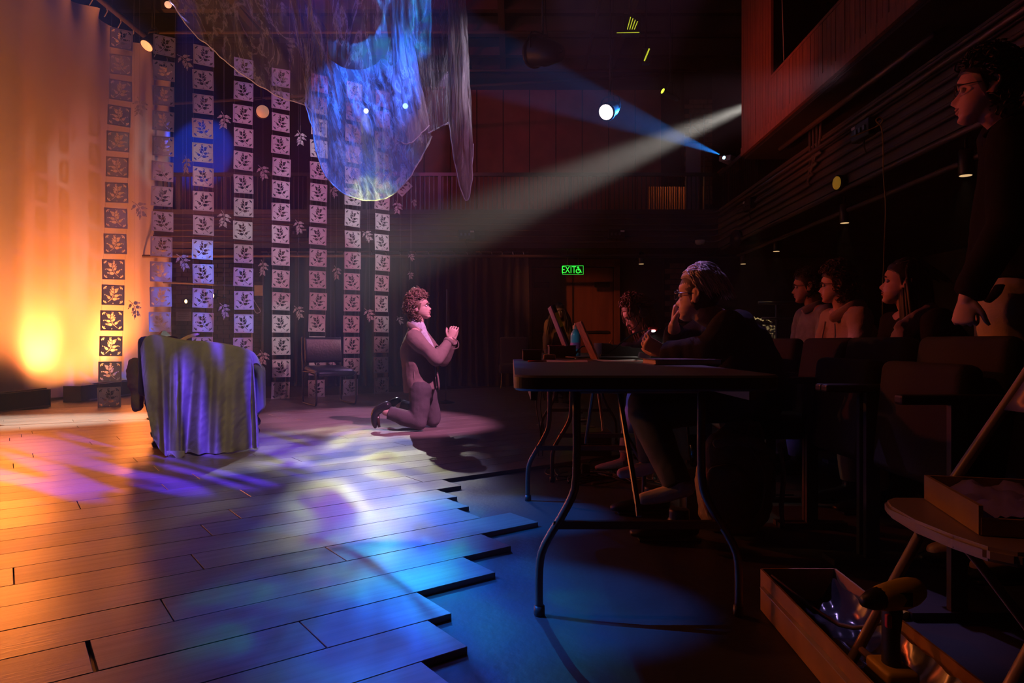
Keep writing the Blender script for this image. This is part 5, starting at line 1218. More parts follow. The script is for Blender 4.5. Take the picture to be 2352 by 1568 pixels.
# person standing at the right edge
hd = P(2268, 205, 2.40); J = dict(neck=P(2318, 285, 2.42), chest=P(2345, 420, 2.42), pelvis=P(2330, 680, 2.42), shL=P(2325, 320, 2.25), shR=P(2300, 315, 2.62), elL=P(2310, 520, 2.18), wrL=P(2222, 684, 2.22), elR=P(2305, 510, 2.70), wrR=P(2290, 650, 2.7),
         hipL=P(2325, 715, 2.34), hipR=P(2312, 712, 2.52), knL=P(2330, 985, 2.36), knR=P(2305, 985, 2.54), anL=V((1.76, 2.36, .10)), anR=V((1.72, 2.54, .10)))
stp, R, C, J, sd = person((1.74, 2.42, 0), 'person standing at the right edge in a black shirt and khaki trousers, fist at hip', M['skin'], hd, (-.84, .52, .05), UPZ, J, .005, 1.0,
    (dict(wr=J['wrL'], d=V((-.22, -.05, -.95)), pn=V((.8, .5, 0)), curl=1.25, thumb=1, s=.86, tcurl=.7), dict(wr=J['wrR'], d=V((-.2, 0, -1)), pn=V((.8, -.5, 0)), curl=.6, thumb=-1)), foot=V((-1, 0, 0)))
brows(stp, M['hair_black']); spectacles(stp, R, C, 1, M['glasses'])
bm = B(); hair_cap(bm, R, C, 1, .018, .160, .085, .04, .010, 1); hair_curls(bm, R, C, 1, 260, random.Random(12), .014, (.012, .032), .05, .62, tr=.0036); put('hair', bm, M['hair_black'], stp, True)
ss = top_garment(stp, 'shirt', J, sd, M['black_shirt'], P(2335, 650, 2.42), r=1.05, amp=.012, freq=6, seed=31, depth=1.05, cuffL=.97)
bm = B(); n = J['neck']; tube(bm, [n + V((-.105, -.03, -.05)), n + V((-.06, -.085, .0)), n + V((.03, -.09, .035)), n + V((.085, 0, .045))], [(.008, .018), (.008, .026), (.008, .028), (.008, .028)], 8, 'round', 3, (0, 0, 1)); put('collar', bm, M['black_shirt'], ss, True)
tr_ = bottom_garment(stp, 'trousers', J, sd, M['khaki'], 1.02, amp=.012, freq=6, seed=33)
for k_ in 'LR': shoe(stp, J['an' + k_], (-1, 0, 0), M['black'])
bm = B(); tube(bm, [P(2296, 655, 2.26), P(2285, 675, 2.235), P(2268, 692, 2.23)], [(.016, .004), (.018, .004), (.014, .004)], 8, 'round', 3); put('shirt_tail', bm, M['black_shirt'], ss, True)
# person in mustard sitting far upstage by the doors
hd = P(1284, 716, 9.6); J = dict(neck=P(1283, 737, 9.66), chest=P(1282, 757, 9.68), pelvis=P(1280, 812, 9.7), shL=P(1300, 743, 9.66), shR=P(1262, 743, 9.66), elL=P(1306, 775, 9.62), elR=P(1256, 775, 9.62), wrL=P(1305, 802, 9.45), wrR=P(1254, 806, 9.45),
         hipL=P(1291, 815, 9.65), hipR=P(1270, 815, 9.65), knL=P(1292, 818, 9.25), knR=P(1270, 818, 9.25), anL=V((.72, 9.2, .10)), anR=V((.58, 9.2, .10)))
mu, R, C, J, sd = person((.65, 9.6, 0), 'person in a mustard cardigan and black top sitting far back near the doors', M['skin_dark'], hd, (0.05, -1, 0), UPZ, J, .009, 1.0, ())
brows(mu, M['hair_black'])
bm = B(); hair_cap(bm, R, C, 1, .014); hair_locks(bm, R, C, 1, 240, random.Random(5), .36, .004, (.8, 2 * PI - .8), (.25, 1), .014, .009, UPZ * -1, .85); put('hair', bm, M['hair_black'], mu, True)
top_garment(mu, 'cardigan', J, sd, M['mustard'], J['pelvis'], r=1.0, voxel=.014, amp=.01)
bm = B(); tube(bm, [J['chest'] + V((0, -.135, -.06)), J['pelvis'] + V((0, -.15, .0))], [(.07, .03), (.10, .04)], 10, 'round', 2, sd); put('top', bm, M['black_shirt'], mu, True)
bottom_garment(mu, 'trousers', J, sd, M['black_shirt'], .95, voxel=.016)
for k_ in 'LR': shoe(mu, J['an' + k_], (0, -1, 0), M['black'])
t = empty('side_chair', (.65, 9.75, 0), 'dark chair under the person in mustard', 'chair')
bm = B(); box(bm, (.65, 9.6, .47), (.44, .42, .05), None, .015); put('seat', bm, M['blackmetal'], t)
bm = B(); box(bm, (.65, 9.86, .76), (.42, .03, .26), None, .012); put('backrest', bm, M['blackmetal'], t)
for sx in (-1, 1):
    for sy in (-1, 1):
        bm = B(); tube(bm, [(.65 + sx * .19, 9.62 + sy * .18, .46), (.65 + sx * .2, 9.62 + sy * .2, .002)], .012, 8); put('leg', bm, M['steel'], t)

# ------------------------------------------------------------------ right foreground
fc = empty('folding_chair', (1.12, 1.45, 0), 'beige metal folding chair at the right edge with papers heaped on its seat', 'chair')
SEATZ = .445
bm = B(); pts = []                                              # seat pan, rounded at the front
for x_, y_ in ((.905, 1.66), (.882, 1.60), (.872, 1.48), (.872, 1.36), (.888, 1.28), (.92, 1.24), (1.26, 1.22), (1.29, 1.26), (1.29, 1.64), (1.26, 1.68), (.94, 1.69)): pts.append((x_, y_))
prism(bm, pts, SEATZ - .028, SEATZ); bmesh.ops.bevel(bm, geom=bm.edges[:], offset=.007, segments=2, affect='EDGES'); put('seat', bm, M['beigemetal'], fc)
for y_ in (1.24, 1.66):
    bm = B(); tube(bm, [V((.80, y_, .006)), V((1.0, y_, .375)), V((1.084, y_, .506)), V((1.222, y_, .707)), V((1.32, y_, .85)), V((1.345, y_ + (.05 if y_ < 1.4 else -.05), .885))], .013, 10, 'round', 3); fr = put('front_leg', bm, M['beigemetal'], fc, True)
    bm = B(); lathe(bm, [(.017, 0), (.018, .004), (.016, .03)], 10, (.797, y_, .0)); put('rubber_tip', bm, M['black'], fr, True)
    bm = B(); tube(bm, [V((1.34, y_ + (.022 if y_ < 1.4 else -.022), .006)), V((1.12, y_ + (.022 if y_ < 1.4 else -.022), .30)), V((1.02, y_ + (.022 if y_ < 1.4 else -.022), .415))], .011, 10, 'round', 2); put('rear_leg', bm, M['beigemetal'], fc, True)
bm = B(); grid(bm, 10, 8, lambda u, v: V((1.185 + .12 * v + .015 * math.sin(PI * u), 1.255 + .39 * u, .665 + .175 * v)))
bmesh.ops.solidify(bm, geom=bm.faces[:], thickness=.012); put('backrest', bm, M['beigemetal'], fc, True)
bm = B(); tube(bm, [V((.845, 1.24, .085)), V((.845, 1.66, .085))], .009, 8); put('front_stretcher', bm, M['beigemetal'], fc)
bm = B(); tube(bm, [V((1.29, 1.262, .075)), V((1.29, 1.638, .075))], .009, 8); put('rear_stretcher', bm, M['beigemetal'], fc)
t = empty('tissue_box', (1.02, 1.55, SEATZ), 'flat open box with an orange printed end holding lilac papers on the folding chair', 'box')
bm = B(); TR = rz(-.25)
def tpt(x, y, z): return V((1.075, 1.48, SEATZ + .001)) + TR @ V((x, y, z))
box(bm, tpt(.02, 0, .005), (.26, .32, .008), TR); box(bm, tpt(-.11, 0, .03), (.008, .32, .058), TR); box(bm, tpt(.02, -.158, .018), (.26, .008, .034), TR); box(bm, tpt(.02, .158, .03), (.26, .008, .058), TR)
put('box_body', bm, M['kraft'], t)
bm = B(); grid(bm, 26, 20, lambda u, v: tpt(-.10 + .24 * u, -.15 + .30 * v, .045 + .022 * noise.noise(V((u * 5, v * 5, 1))) + .012 * noise.noise(V((u * 14, v * 14, 4))) - .02 * abs(2 * u - 1) ** 3)); put('lilac_paper', bm, M['purplepaper'], t, True)
bm = B(); grid(bm, 8, 8, lambda u, v: V((1.00 + .10 * u, 1.275 + .03 * v, SEATZ + .004 + .006 * u * v))); tag(put('yellow_note', bm, M['yellow']), 'small yellow note on the front edge of the folding chair seat', 'note')

kb = empty('cardboard_tray', (.87, 1.65, 0), 'long shallow cardboard tray lined with plastic on the floor, holding a drill', 'box')
def kq(u, v, z): # u across, v along
    a, b = V((.774, 2.11, 0)), V((.996, 2.11, 0)); c, d = V((.735, 1.15, 0)), V((.955, 1.15, 0)); p = a.lerp(b, u).lerp(c.lerp(d, u), v); p.z = z; return p
bm = B()
def wallq(bm, u0, v0, u1, v1, z0, z1, th=.006):
    a, b = kq(u0, v0, 0), kq(u1, v1, 0); n = (b - a).cross(V((0, 0, 1))).normalized() * th
    prism(bm, [(a.x, a.y), (b.x, b.y), (b.x + n.x, b.y + n.y), (a.x + n.x, a.y + n.y)], z0, z1)
wallq(bm, 0, 0, 0, 1, .002, .128); put('side_wall', bm, M['kraft'], kb)
bm = B(); wallq(bm, 1, 1, 1, 0, .002, .128); put('side_wall', bm, M['kraft'], kb)
bm = B(); wallq(bm, 1, 0, 0, 0, .002, .128); put('end_wall', bm, M['kraft'], kb)
bm = B(); prism(bm, [tuple(kq(0.03, .01, 0).xy), tuple(kq(.97, .01, 0).xy), tuple(kq(.97, 1, 0).xy), tuple(kq(.03, 1, 0).xy)], .002, .012); put('tray_floor', bm, M['kraft'], kb)
bm = B(); grid(bm, 20, 60, lambda u, v: kq(.06 + .88 * u, .02 + .96 * v, .035 + .018 * noise.noise(V((u * 6, v * 18, 2))) + .07 * abs(2 * u - 1) ** 4)); put('plastic_liner', bm, mat('plastic_film', (.05, .05, .06), .18), kb, True)
bm = B(); tube(bm, [kq(-.03, .03, .08), kq(-.035, .5, .085), kq(-.03, .98, .08)], [(.003, .012)] * 3, 6, side=(0, 0, 1)); put('printed_stripe', bm, mat('print_pale', (.5, .42, .4), .6), kb)
bm = B(); tube(bm, [kq(.06, .05, .12), kq(.5, .30, .075), kq(.9, .36, .105)], .006, 6, 'round', 4); put('plastic_crease', bm, mat('film_edge', (.35, .33, .36), .2), kb, True)
# cordless drill standing on its battery
dq = V((.835, 1.50, .04)); dt = empty('cordless_drill', dq, 'yellow and black cordless drill standing on its battery in the cardboard tray', 'drill')
bm = B(); box(bm, dq + V((0, 0, .028)), (.075, .115, .055), None, .010, 3); put('battery', bm, M['black'], dt, True)
bm = B(); box(bm, dq + V((0, 0, .068)), (.07, .10, .03), None, .010, 3); put('battery_shoe', bm, M['yellow'], dt, True)
bm = B(); tube(bm, [dq + V((0, .0, .07)), dq + V((.0, .005, .13)), dq + V((0, .0, .20))], [(.020, .026), (.017, .023), (.020, .027)], 14, 'round', 3, (1, 0, 0)); put('grip', bm, M['black'], dt, True)
bm = B(); tube(bm, [dq + V((.055, .02, .235)), dq + V((.02, .0, .235)), dq + V((-.03, -.02, .235))], [.030, .033, .028], 16, 'round', 2); put('motor_housing', bm, M['yellow'], dt, True)
bm = B(); tube(bm, [dq + V((-.03, -.02, .235)), dq + V((-.06, -.032, .235)), dq + V((-.085, -.042, .235))], [.026, .022, .012], 14, 'flat'); put('chuck', bm, M['black'], dt, True)
bm = B(); box(bm, dq + V((-.02, -.022, .185)), (.012, .014, .03), None, .004); put('trigger', bm, M['red'], dt, True)
bm = B(); box(bm, dq + V((.0, -.035, .236)), (.05, .004, .03), None, .001); put('badge_panel', bm, M['black'], dt, True)
c = V((.885, 1.29, .05)); bm = B(); lathe(bm, [(.01, .0), (.042, .002), (.045, .012), (.045, .05), (.036, .066), (.01, .072)], 20, c); tag(put('tape_roll', bm, M['red'], None, True), 'bright red capped tub in the near end of the cardboard tray', 'tub')
# floor boards and straps seen right of the table
t = empty('wooden_batten', (1.1, 2.3, 0), 'thin wooden batten lying on the floor behind the drill', 'batten'); bm = B()
tube(bm, [V((1.02, 2.42, .012)), V((1.17, 2.06, .012))], [(.018, .009)] * 2, 8); put('strip', bm, M['booth'], t); bm = B(); tube(bm, [V((1.165, 2.07, .012)), V((1.178, 2.04, .012))], [(.0195, .0105)] * 2, 8); put('brass_tip', bm, M['yellow'], t)

# backpack
bp = empty('backpack', (.98, 2.98, 0), 'tan canvas backpack slumped upright on the floor beside the table leg', 'backpack')
def bpf(bm, pts, rad, sd=(1, 0, 0), n=18): tube(bm, pts, rad, n, 'round', 3, sd)
bm = B(); bpf(bm, [(.98, 3.0, .09), (.97, 3.0, .20), (.99, 3.0, .34), (1.02, 3.0, .42)], [(.155, .11), (.165, .12), (.15, .105), (.09, .07)]); cloth_part('bag_body', bm, M['canvas'], bp, .010, .016, 9, 3)
bm = B(); bpf(bm, [(.90, 2.88, .10), (.895, 2.875, .18), (.91, 2.88, .27)], [(.085, .04), (.095, .05), (.085, .035)]); cloth_part('front_pocket', bm, M['canvas'], bp, .008, .010, 12, 5)
bm = B(); bpf(bm, [(.87, 2.90, .40), (.93, 2.885, .415), (1.03, 2.89, .40), (1.12, 2.93, .34)], [.018, .024, .024, .016], None); cloth_part('top_flap', bm, M['canvas'], bp, .007, .008, 16, 7)
for k_, off in ((0, 0), (1, .13)):
    bm = B(); tube(bm, [V((1.0 + off, 2.89, .40)), V((1.06 + off * .6, 2.86, .28)), V((1.05 + off * .6, 2.86, .14)), V((1.02 + off, 2.90, .06))], [(.022, .006)] * 4, 8, 'flat', 4); put('shoulder_strap', bm, M['canvas'], bp, True)
bm = B(); tube(bm, [V((1.01, 2.93, .43)), V((1.02, 2.92, .475)), V((1.06, 2.93, .475)), V((1.07, 2.94, .42))], .008, 8, 'round', 4); put('grab_handle', bm, M['canvas'], bp, True)
c = V((.845, 3.12, 0)); t = empty('glass_tumbler', c, 'clear drinking glass half hidden between the table leg and the backpack', 'glass')
gm = bpy.data.materials.new('glass'); gm.use_nodes = True; g_ = gm.node_tree.nodes['Principled BSDF']; g_.inputs['Transmission Weight'].default_value = 1; g_.inputs['Roughness'].default_value = .03
bm = B(); box(bm, c + V((0, 0, .13)), (.13, .13, .26), None, .006); put('crate_stand', bm, M['blackmetal'], t)
bm = B(); lathe(bm, [(.030, .262), (.040, .40), (.0375, .40), (.028, .270)], 20, c); put('tumbler', bm, gm, t, True)
bm = B(); lathe(bm, [(.002, .271), (.027, .271), (.031, .33), (.002, .33)], 20, c); put('drink', bm, mat('amber_drink', (.5, .2, .08), .1), t, True)

# ------------------------------------------------------------------ exit sign, paper notices, pendant lamps
ex = empty('exit_sign', P(1316, 620, 12.6), 'green lit exit sign with a wheelchair symbol hanging above the double doors', 'sign')
EO = P(1316, 620, 12.6); ew, eh = 48 / F * 12.6, 20 / F * 12.6
bm = B(); box(bm, EO + V((0, .012, 0)), (ew, .02, eh), None, .003); put('plate', bm, M['sign'], ex)
def text(body, size, loc, m, name, parent, sx=1.0, ext=.002):
    cu = bpy.data.curves.new(name, 'FONT'); cu.body = body; cu.size = size; cu.extrude = ext; cu.align_x = 'CENTER'; cu.align_y = 'CENTER'; cu.offset = 0
    ob = bpy.data.objects.new(name, cu); COL.objects.link(ob); me = baked(ob); bpy.data.objects.remove(ob)
    me.transform(Matrix.Translation(V(loc)) @ Matrix.Rotation(PI / 2, 4, 'X') @ Matrix.Diagonal((sx, 1, 1, 1))); me.materials.clear()
    return link(name, me, m, parent)
text('EXIT', eh * 1.15, EO + V((-ew * .20, -.004, 0)), M['exitgreen'], 'lettering', ex, .72)
wc = EO + V((ew * .27, -.004, 0)); u_ = eh * .42
def wp(x, z): return wc + V((x * u_, 0, z * u_))
bm = B(); tube(bm, [wp(-.15 + .52 * math.cos(a), -.28 + .52 * math.sin(a)) for a in [PI * (.62 + 1.28 * i / 16) for i in range(17)]], .0095, 6)
tube(bm, [wp(-.12, .42), wp(-.06, .0), wp(.45, .0), wp(.62, -.62), wp(.85, -.55)], .0105, 6); tube(bm, [wp(-.1, .25), wp(.38, .25)], .0095, 6); sphere(bm, wp(-.14, .72), .019, 8)
put('wheelchair_symbol', bm, M['exitgreen'], ex)
bm = B()
for z in (-1, 1): box(bm, EO + V((0, -.001, z * eh * .49)), (ew, .006, .005))
for x_ in (-1, 1): box(bm, EO + V((x_ * ew * .495, -.001, 0)), (.005, .006, eh))
put('edge_light', bm, M['exitgreen'], ex)
for x_ in (-.1, .1):
    bm = B(); tube(bm, [EO + V((x_, .012, eh / 2)), V((EO.x + x_, EO.y + .012, 2.53))], .006, 6); put('hanger', bm, M['steel'], ex)
t = put('wall_notice', (lambda b: (box(b, P(1196, 723, 13.58), (.25, .004, .19)), b)[1])(B()), M['paper']); tag(t, 'sheet of paper pinned to the black wall left of the double doors', 'notice')
t = empty('thermostat', P(1172, 751, 13.57), 'small framed wall panel below the pinned sheet, left of the double doors', 'panel'); c = P(1172, 751, 13.57)
bm = B(); box(bm, c, (.15, .03, .20), None, .005); put('frame', bm, M['steel'], t); bm = B(); box(bm, c + V((0, -.016, 0)), (.12, .006, .17)); put('face', bm, M['black'], t); bm = B(); box(bm, c + V((.03, -.022, 0)), (.008, .006, .14)); put('slot', bm, M['paper'], t)
c = P(422, 723, 13.16); t = empty('notice_board', c, 'grey printed notice on the black brick wall below the yellow lamp', 'notice')
bm = B(); box(bm, c, (.30, .012, .23)); put('board', bm, mat('grey_notice', (.16, .15, .16), .7), t)
bm = B(); box(bm, c + V((0, -.007, .085)), (.28, .003, .045)); put('heading_band', bm, mat('notice_band', (.08, .06, .06), .7), t)
for i in range(4):
    bm = B(); box(bm, c + V((0, -.007, .04 - i * .035)), (.22 - .03 * (i % 2), .003, .010)); put('text_line', bm, mat('notice_line', (.07, .06, .06), .7), t)
downs = [(1177, 603, 12.6, 'dim downlight above the curtain end, leftmost of the row'), (1473, 603, 12.6, 'dim downlight above the curly haired person'), (1707, 603, 12.6, 'dim downlight right of the bleached hair, in front of the smoke detector'), (1783, 577, 10.4, 'downlight on the side row, second from the back corner'), (1940, 512, 7.84, 'downlight on the side row, left of the orange cord'), (2218, 403, 5.6, 'downlight just left of the standing person, nearest of all')]
for (px, py, d, lab) in downs:
    c = P(px, py, d); c.z = min(max(c.z, 2.12), 2.26); t = empty('pendant_downlight', c, lab, 'downlight', 'cylinder downlights under the gallery')
    bm = B(); lathe(bm, [(.052, 0), (.055, .004), (.055, .20), (.045, .215)], 20, c); put('can', bm, M['blackmetal'], t, True)
    bm = B(); lathe(bm, [(.002, .0), (.046, .0), (.046, .006), (.002, .006)], 20, c + V((0, 0, -.002))); put('lens', bm, mat('downlight_lens', (.6, .45, .25), .4, emit=((1, .62, .28), .75)), t, True)
    bm = B(); tube(bm, [c + V((0, 0, .21)), V((c.x, c.y, 2.53))], .012, 8); put('stem', bm, M['blackmetal'], t, True)
    spot('downlight_beam', c + V((0, 0, -.02)), c + V((0, 0.02, -2)), 7.5, (1, .72, .40), 46, .6, .03)
c = P(1608, 584, 11.2); c.z = 2.46; t = empty('smoke_detector', c, 'cream smoke detector on the soffit above the bleached hair', 'detector')
bm = B(); lathe(bm, [(.02, -.045), (.055, -.04), (.075, -.02), (.08, .0), (.08, .03)], 22, c); put('housing', bm, mat('cream_plastic', (.75, .62, .42), .5), t, True); bm = B(); lathe(bm, [(.015, -.052), (.018, -.045), (.01, -.04)], 12, c + V((.02, -.02, 0))); put('sensor', bm, M['black'], t, True)

# stage lanterns ------------------------------------------------------------
def lantern(loc, tgt, label, lens, r=.085, L=.34, top=None, dim=None, grp='stage lanterns on the rig'):
    c = V(loc); a = (V(tgt) - c).normalized(); t = empty('stage_lantern', c, label, 'stage light', grp)
    q = lambda s: c - a * s
    bm = B(); tube(bm, [q(0.0), q(.05), q(.12), q(.2), q(L)], [r, r * 1.02, r * .92, r * .95, r * .55], 18); put('housing', bm, M['blackmetal'], t, True)
    bm = B(); tube(bm, [q(-.012), q(.02)], r * 1.14, 18); put('colour_frame', bm, M['blackmetal'], t, True)
    bm = B(); tube(bm, [q(-.02), q(-.014)], r * .93, 22); put('lens', bm, lens, t, True)
    s = a.cross(V((0, 0, 1))).normalized() * (r * 1.25); m_ = q(.14)
    bm = B(); tube(bm, [m_ + s, m_ + s * .95 + V((0, 0, .17)), m_ + V((0, 0, .21)), m_ - s * .95 + V((0, 0, .17)), m_ - s], .010, 8, 'round', 3); put('yoke', bm, M['blackmetal'], t, True)
    tz = top or 6.72
    bm = B(); tube(bm, [m_ + V((0, 0, .20)), V((m_.x, m_.y, tz))], .013, 8); put('drop_bar', bm, M['blackmetal'], t, True)
    bm = B(); box(bm, V((m_.x, m_.y, tz)), (.05, .06, .09), None, .008); put('clamp', bm, M['steel'], t)
    bm = B(); tube(bm, [q(L), q(L + .04) + V((0, 0, .05)), m_ + V((.04, 0, .3)), V((m_.x + .05, m_.y, tz))], .006, 6, 'round', 4); put('lead', bm, M['cord'], t, True)
    return t
def lens(name, col, st): return mat(name, col, .3, emit=(col, st))
lantern(P(1393, 257, 10.5), (-2.2, 5.6, 1.0), 'stage lantern with a glowing pinkish white lens in front of the red wall', lens('lens_white', (1, .80, .84), 2.6), .125, .40)
lantern(P(603, 256, 11.88), (.6, 3, 1.2), 'stage lantern with a dim amber lens between the strands', lens('lens_amber', (1, .45, .25), .32), .115, .36, 6.26)
lantern(P(338, 104, 11.6), (-7.5, 9.4, 2.6), 'stage lantern with an orange lens at the top corner of the cyclorama', lens('lens_orange', (1, .40, .15), 1.3), .11, .3)
lantern(P(841, 254, 11.9), (-1.3, 4.3, 0), 'stage lantern shining as a white dot through the blue cloth', lens('lens_cool', (.85, .95, 1), 14), .042, .3, 6.26)
lantern(P(931, 243, 11.9), (-.2, 2.6, 0), 'stage lantern shining blue through the folded strip of cloth', lens('lens_blue', (.25, .45, 1), 9), .05, .3, 6.26)
lantern(P(1524, 210, 11.0), (-2.2, 9, 6.6), 'stage lantern with a small yellow green lens by the gallery pier', lens('lens_green', (.62, .9, .05), 2.0), .045, .3)
spot('green_beam', P(1521, 207, 10.95), P(1440, 90, 11.0), 55, (.45, 1, .12), 9, .6, .01)
lantern(P(386, 10, 9.6), (-3, 6, 2), 'small stage lantern glinting at the top edge, right of the cyclorama pipe', lens('lens_glint', (1, .5, .3), .9), .05, .25)
lantern(P(1925, 420, 7.33), (-1.5, 6.6, 2.3), 'long black stage lantern with a yellow gel under the side gallery', lens('lens_yellow', (1, .50, .05), .13), .075, .68, 3.05, grp='stage lanterns under the gallery')
lantern(P(1690, 548, 11.0), (-2, 9.4, 2.0), 'black stage lantern hanging dark under the side gallery, nearer the back', lens('lens_dark', (.02, .02, .025), 0.0), .125, .60, 3.05, grp='stage lanterns under the gallery')
lantern(P(1228, 118, 8.2), (-3.5, 12, 6.2), 'big dark moving lantern high above the stage centre', lens('lens_off', (.03, .03, .05), 0.0), .17, .42)
# made-up dark boxes; their glowing strips imitate beam reflections on the rig
c = P(1452, 52, 9.4); t = empty('glint_box', c, 'dark box near the roof whose four glowing strips imitate beam reflections', 'stage light')
bm = B(); box(bm, c + V((0, .10, 0)), (.26, .18, .26), None, .02); put('housing', bm, M['black'], t)
lm = lens('beam_glint_glow', (.72, .78, .04), .75)
for i in range(4):
    bm = B(); p0 = c + V((-.065 + i * .032, .005, -.09)); tube(bm, [p0, p0 + V((.045, 0, .17 - .02 * i))], .006, 6); put('glint', bm, lm, t)
bm = B(); tube(bm, [c + V((-.21, .01, -.135)), c + V((.10, .01, -.13))], .004, 6); put('rim_glint', bm, lm, t)
bm = B(); tube(bm, [c + V((0, .1, .13)), V((c.x, c.y + .1, 6.8))], .014, 8); put('drop_bar', bm, M['blackmetal'], t)
c = P(1486, 125, 9.7); t = empty('slim_glint_box', c, 'slim dark box imitating a beam reflection with one bright yellow green slit below the louvred lantern', 'stage light')
bm = B(); box(bm, c + V((.0, .08, 0)), (.12, .12, .22), None, .02); put('housing', bm, M['black'], t); bm = B(); tube(bm, [c + V((-.035, .01, -.085)), c + V((.035, .01, .085))], .010, 8); put('glint', bm, lm, t)  # this strip's glow also stands for a reflected beam
bm = B(); tube(bm, [c + V((0, .08, .1)), V((c.x, c.y + .08, 6.8))], .012, 8); put('drop_bar', bm, M['blackmetal'], t)
# projector on the gallery corner, its stand, and a pale board beside it
t = empty('projector', PROJ, 'small projector with a brilliant blue lens at the corner of the gallery rail', 'projector')
pd = (P(1000, 95, 8.2) - PROJ).normalized(); pr_ = V((0, 1, 0)).rotation_difference(pd).to_matrix()
bm = B(); box(bm, PROJ - pd * .17, (.24, .30, .10), pr_, .012); put('casing', bm, M['white'], t); bm = B(); tube(bm, [PROJ - pd * .03, PROJ], .036, 16); put('lens_barrel', bm, M['black'], t, True)
bm = B(); tube(bm, [PROJ - pd * .004, PROJ + pd * .002], .030, 16); put('lens', bm, lens('lens_projector', (.25, .6, 1), 12), t, True)
bm = B(); box(bm, PROJ - pd * .17 + V((0, 0, -.20)), (.34, .34, .03)); tube(bm, [PROJ - pd * .17 + V((0, 0, -.2)), V(((PROJ - pd * .17).x, (PROJ - pd * .17).y, 3.2))], .03, 10); put('stand', bm, M['booth'], t)
bm = B(); q = P(1592, 330, 12.9); box(bm, V((q.x, q.y, (3.2 + q.z) / 2)), (.28, .03, q.z - 3.2)); tag(put('pale_board', bm, mat('pale_board', (.42, .34, .34), .7)), 'pale upright board leaning behind the gallery rail left of the projector', 'board')
t = empty('pipe_stand', P(1600, 380, 13.0), 'thin metal scaffold frame with a brace in front of the brick pier', 'scaffold')
for px in (1586, 1617):
    bm = B(); q = P(px, 262, 13.4); tube(bm, [q, V((q.x, q.y, 3.2))], .014, 8); put('upright', bm, M['greymetal'], t)
bm = B(); tube(bm, [P(1590, 290, 13.4), P(1617, 315, 13.4)], .012, 8); put('brace', bm, M['greymetal'], t)
# socket boxes bolted to the gallery front
ob_ = [(688, 535, 12.22, 'socket box on the gallery front between the fifth and sixth strands'), (1072, 539, 12.22, 'socket box on the gallery front right of the tail of cloth'), (1416, 538, 12.22, 'socket box on the gallery front right of the exit sign'), (1722, 470, 10.3, 'socket box on the side gallery front with plugs dangling'), (1985, 300, 6.76, 'socket box on the side gallery front that the orange cord is plugged into')]
for (px, py, d, lab) in ob_:
    c = P(px, py, d)
    if d < 12: c = V((XR(3.30, d), d, c.z))
    t = empty('socket_box', c, lab, 'socket box', 'socket boxes on the gallery front'); side_ = d < 12
    sz = (.30, .10, .17) if not side_ else (.10, .34, .17)
    bm = B(); box(bm, c, sz, None, .01); put('casing', bm, M['blackmetal'], t)
    for i in range(3):
        o_ = V((-.09 + .07 * i, -.055, .0)) if not side_ else V((-.055, -.1 + .08 * i, 0))
        bm = B(); box(bm, c + o_, (.035, .02, .05) if not side_ else (.02, .035, .05), None, .004); put('socket', bm, M['greymetal'], t)
    bm = B(); box(bm, c + (V((.10, -.052, .05)) if not side_ else V((-.052, .12, .055))), (.07, .004, .03) if not side_ else (.004, .07, .03)); put('label_plate', bm, M['white'], t)
    bm = B(); tube(bm, [c + V((0, 0, -.08)), c + V((-.02, -.03, -.16)), c + V((.02, 0, -.22))], .008, 6, 'round', 3); put('flex', bm, M['cord'], t, True)
# orange cord hanging from the side gallery
oc = [P(1955, 315, 6.60), P(1985, 303, 6.55), P(2017, 288, 6.5), P(2027, 276, 6.45), P(2020, 269, 6.45), P(2012, 277, 6.45), P(2024, 292, 6.45), P(2028, 330, 6.4), P(2029, 400, 6.4), P(2034, 470, 6.4), P(2032, 540, 6.4), P(2029, 620, 6.4), P(2027, 700, 6.4), V((P(2027, 700, 6.4).x, 6.4, .02))]
bm = B(); tube(bm, oc, .006, 6, 'round', 5); tag(put('extension_cord', bm, M['orangecord'], None, True), 'orange cord looped over the side gallery and hanging straight down behind the audience', 'cord')
# back of the house: rail and a lit table of crumpled plastic
t = empty('handrail', P(1785, 697, 8.4), 'metal handrail catching light behind the seated audience', 'rail')
for (a, b, z) in ((1742, 1850, 695), (1750, 1850, 731)):
    bm = B(); tube(bm, [P(a, z, 8.4), P(b, z, 8.4)], .018, 8); put('rail', bm, M['greymetal'], t, True)
for px in (1784, 1848):
    bm = B(); q = P(px, 700, 8.4); tube(bm, [V((q.x, q.y, .0)), q], .018, 8); put('post', bm, M['greymetal'], t, True)
c = P(1722, 735, 8.8); t = empty('props_table', V((c.x, c.y, 0)), 'side table at the back of the house under a warm light', 'table')
bm = B(); box(bm, V((c.x, c.y, 1.02)), (.42, .4, .04)); put('table_top', bm, M['blackmetal'], t); bm = B(); box(bm, V((c.x + .02, c.y + .02, .50)), (.34, .34, .98)); put('pedestal', bm, M['kraft'], t)
bm = B(); prism(bm, [(-.17, 0), (-.01, 0), (-.06, -.16), (-.12, -.16)], -.205, -.198, lambda x, y, z: V((c.x + x, c.y + z, 1.0 + y))); put('hanging_card', bm, M['kraft'], t)
bm = B(); grid(bm, 40, 24, lambda u, v: V((c.x - .16 + .40 * u, c.y - .16 + .3 * v, 1.045 + .11 * math.sin(PI * u) ** .7 * (.45 + .55 * noise.noise(V((u * 4, v * 4, 1)))) + .03 * noise.noise(V((u * 17, v * 13, 3))) + .02)))
tag(put('crumpled_plastic', bm, M['white'], None, True), 'heap of crumpled pale plastic on the lit side table', 'plastic sheet')
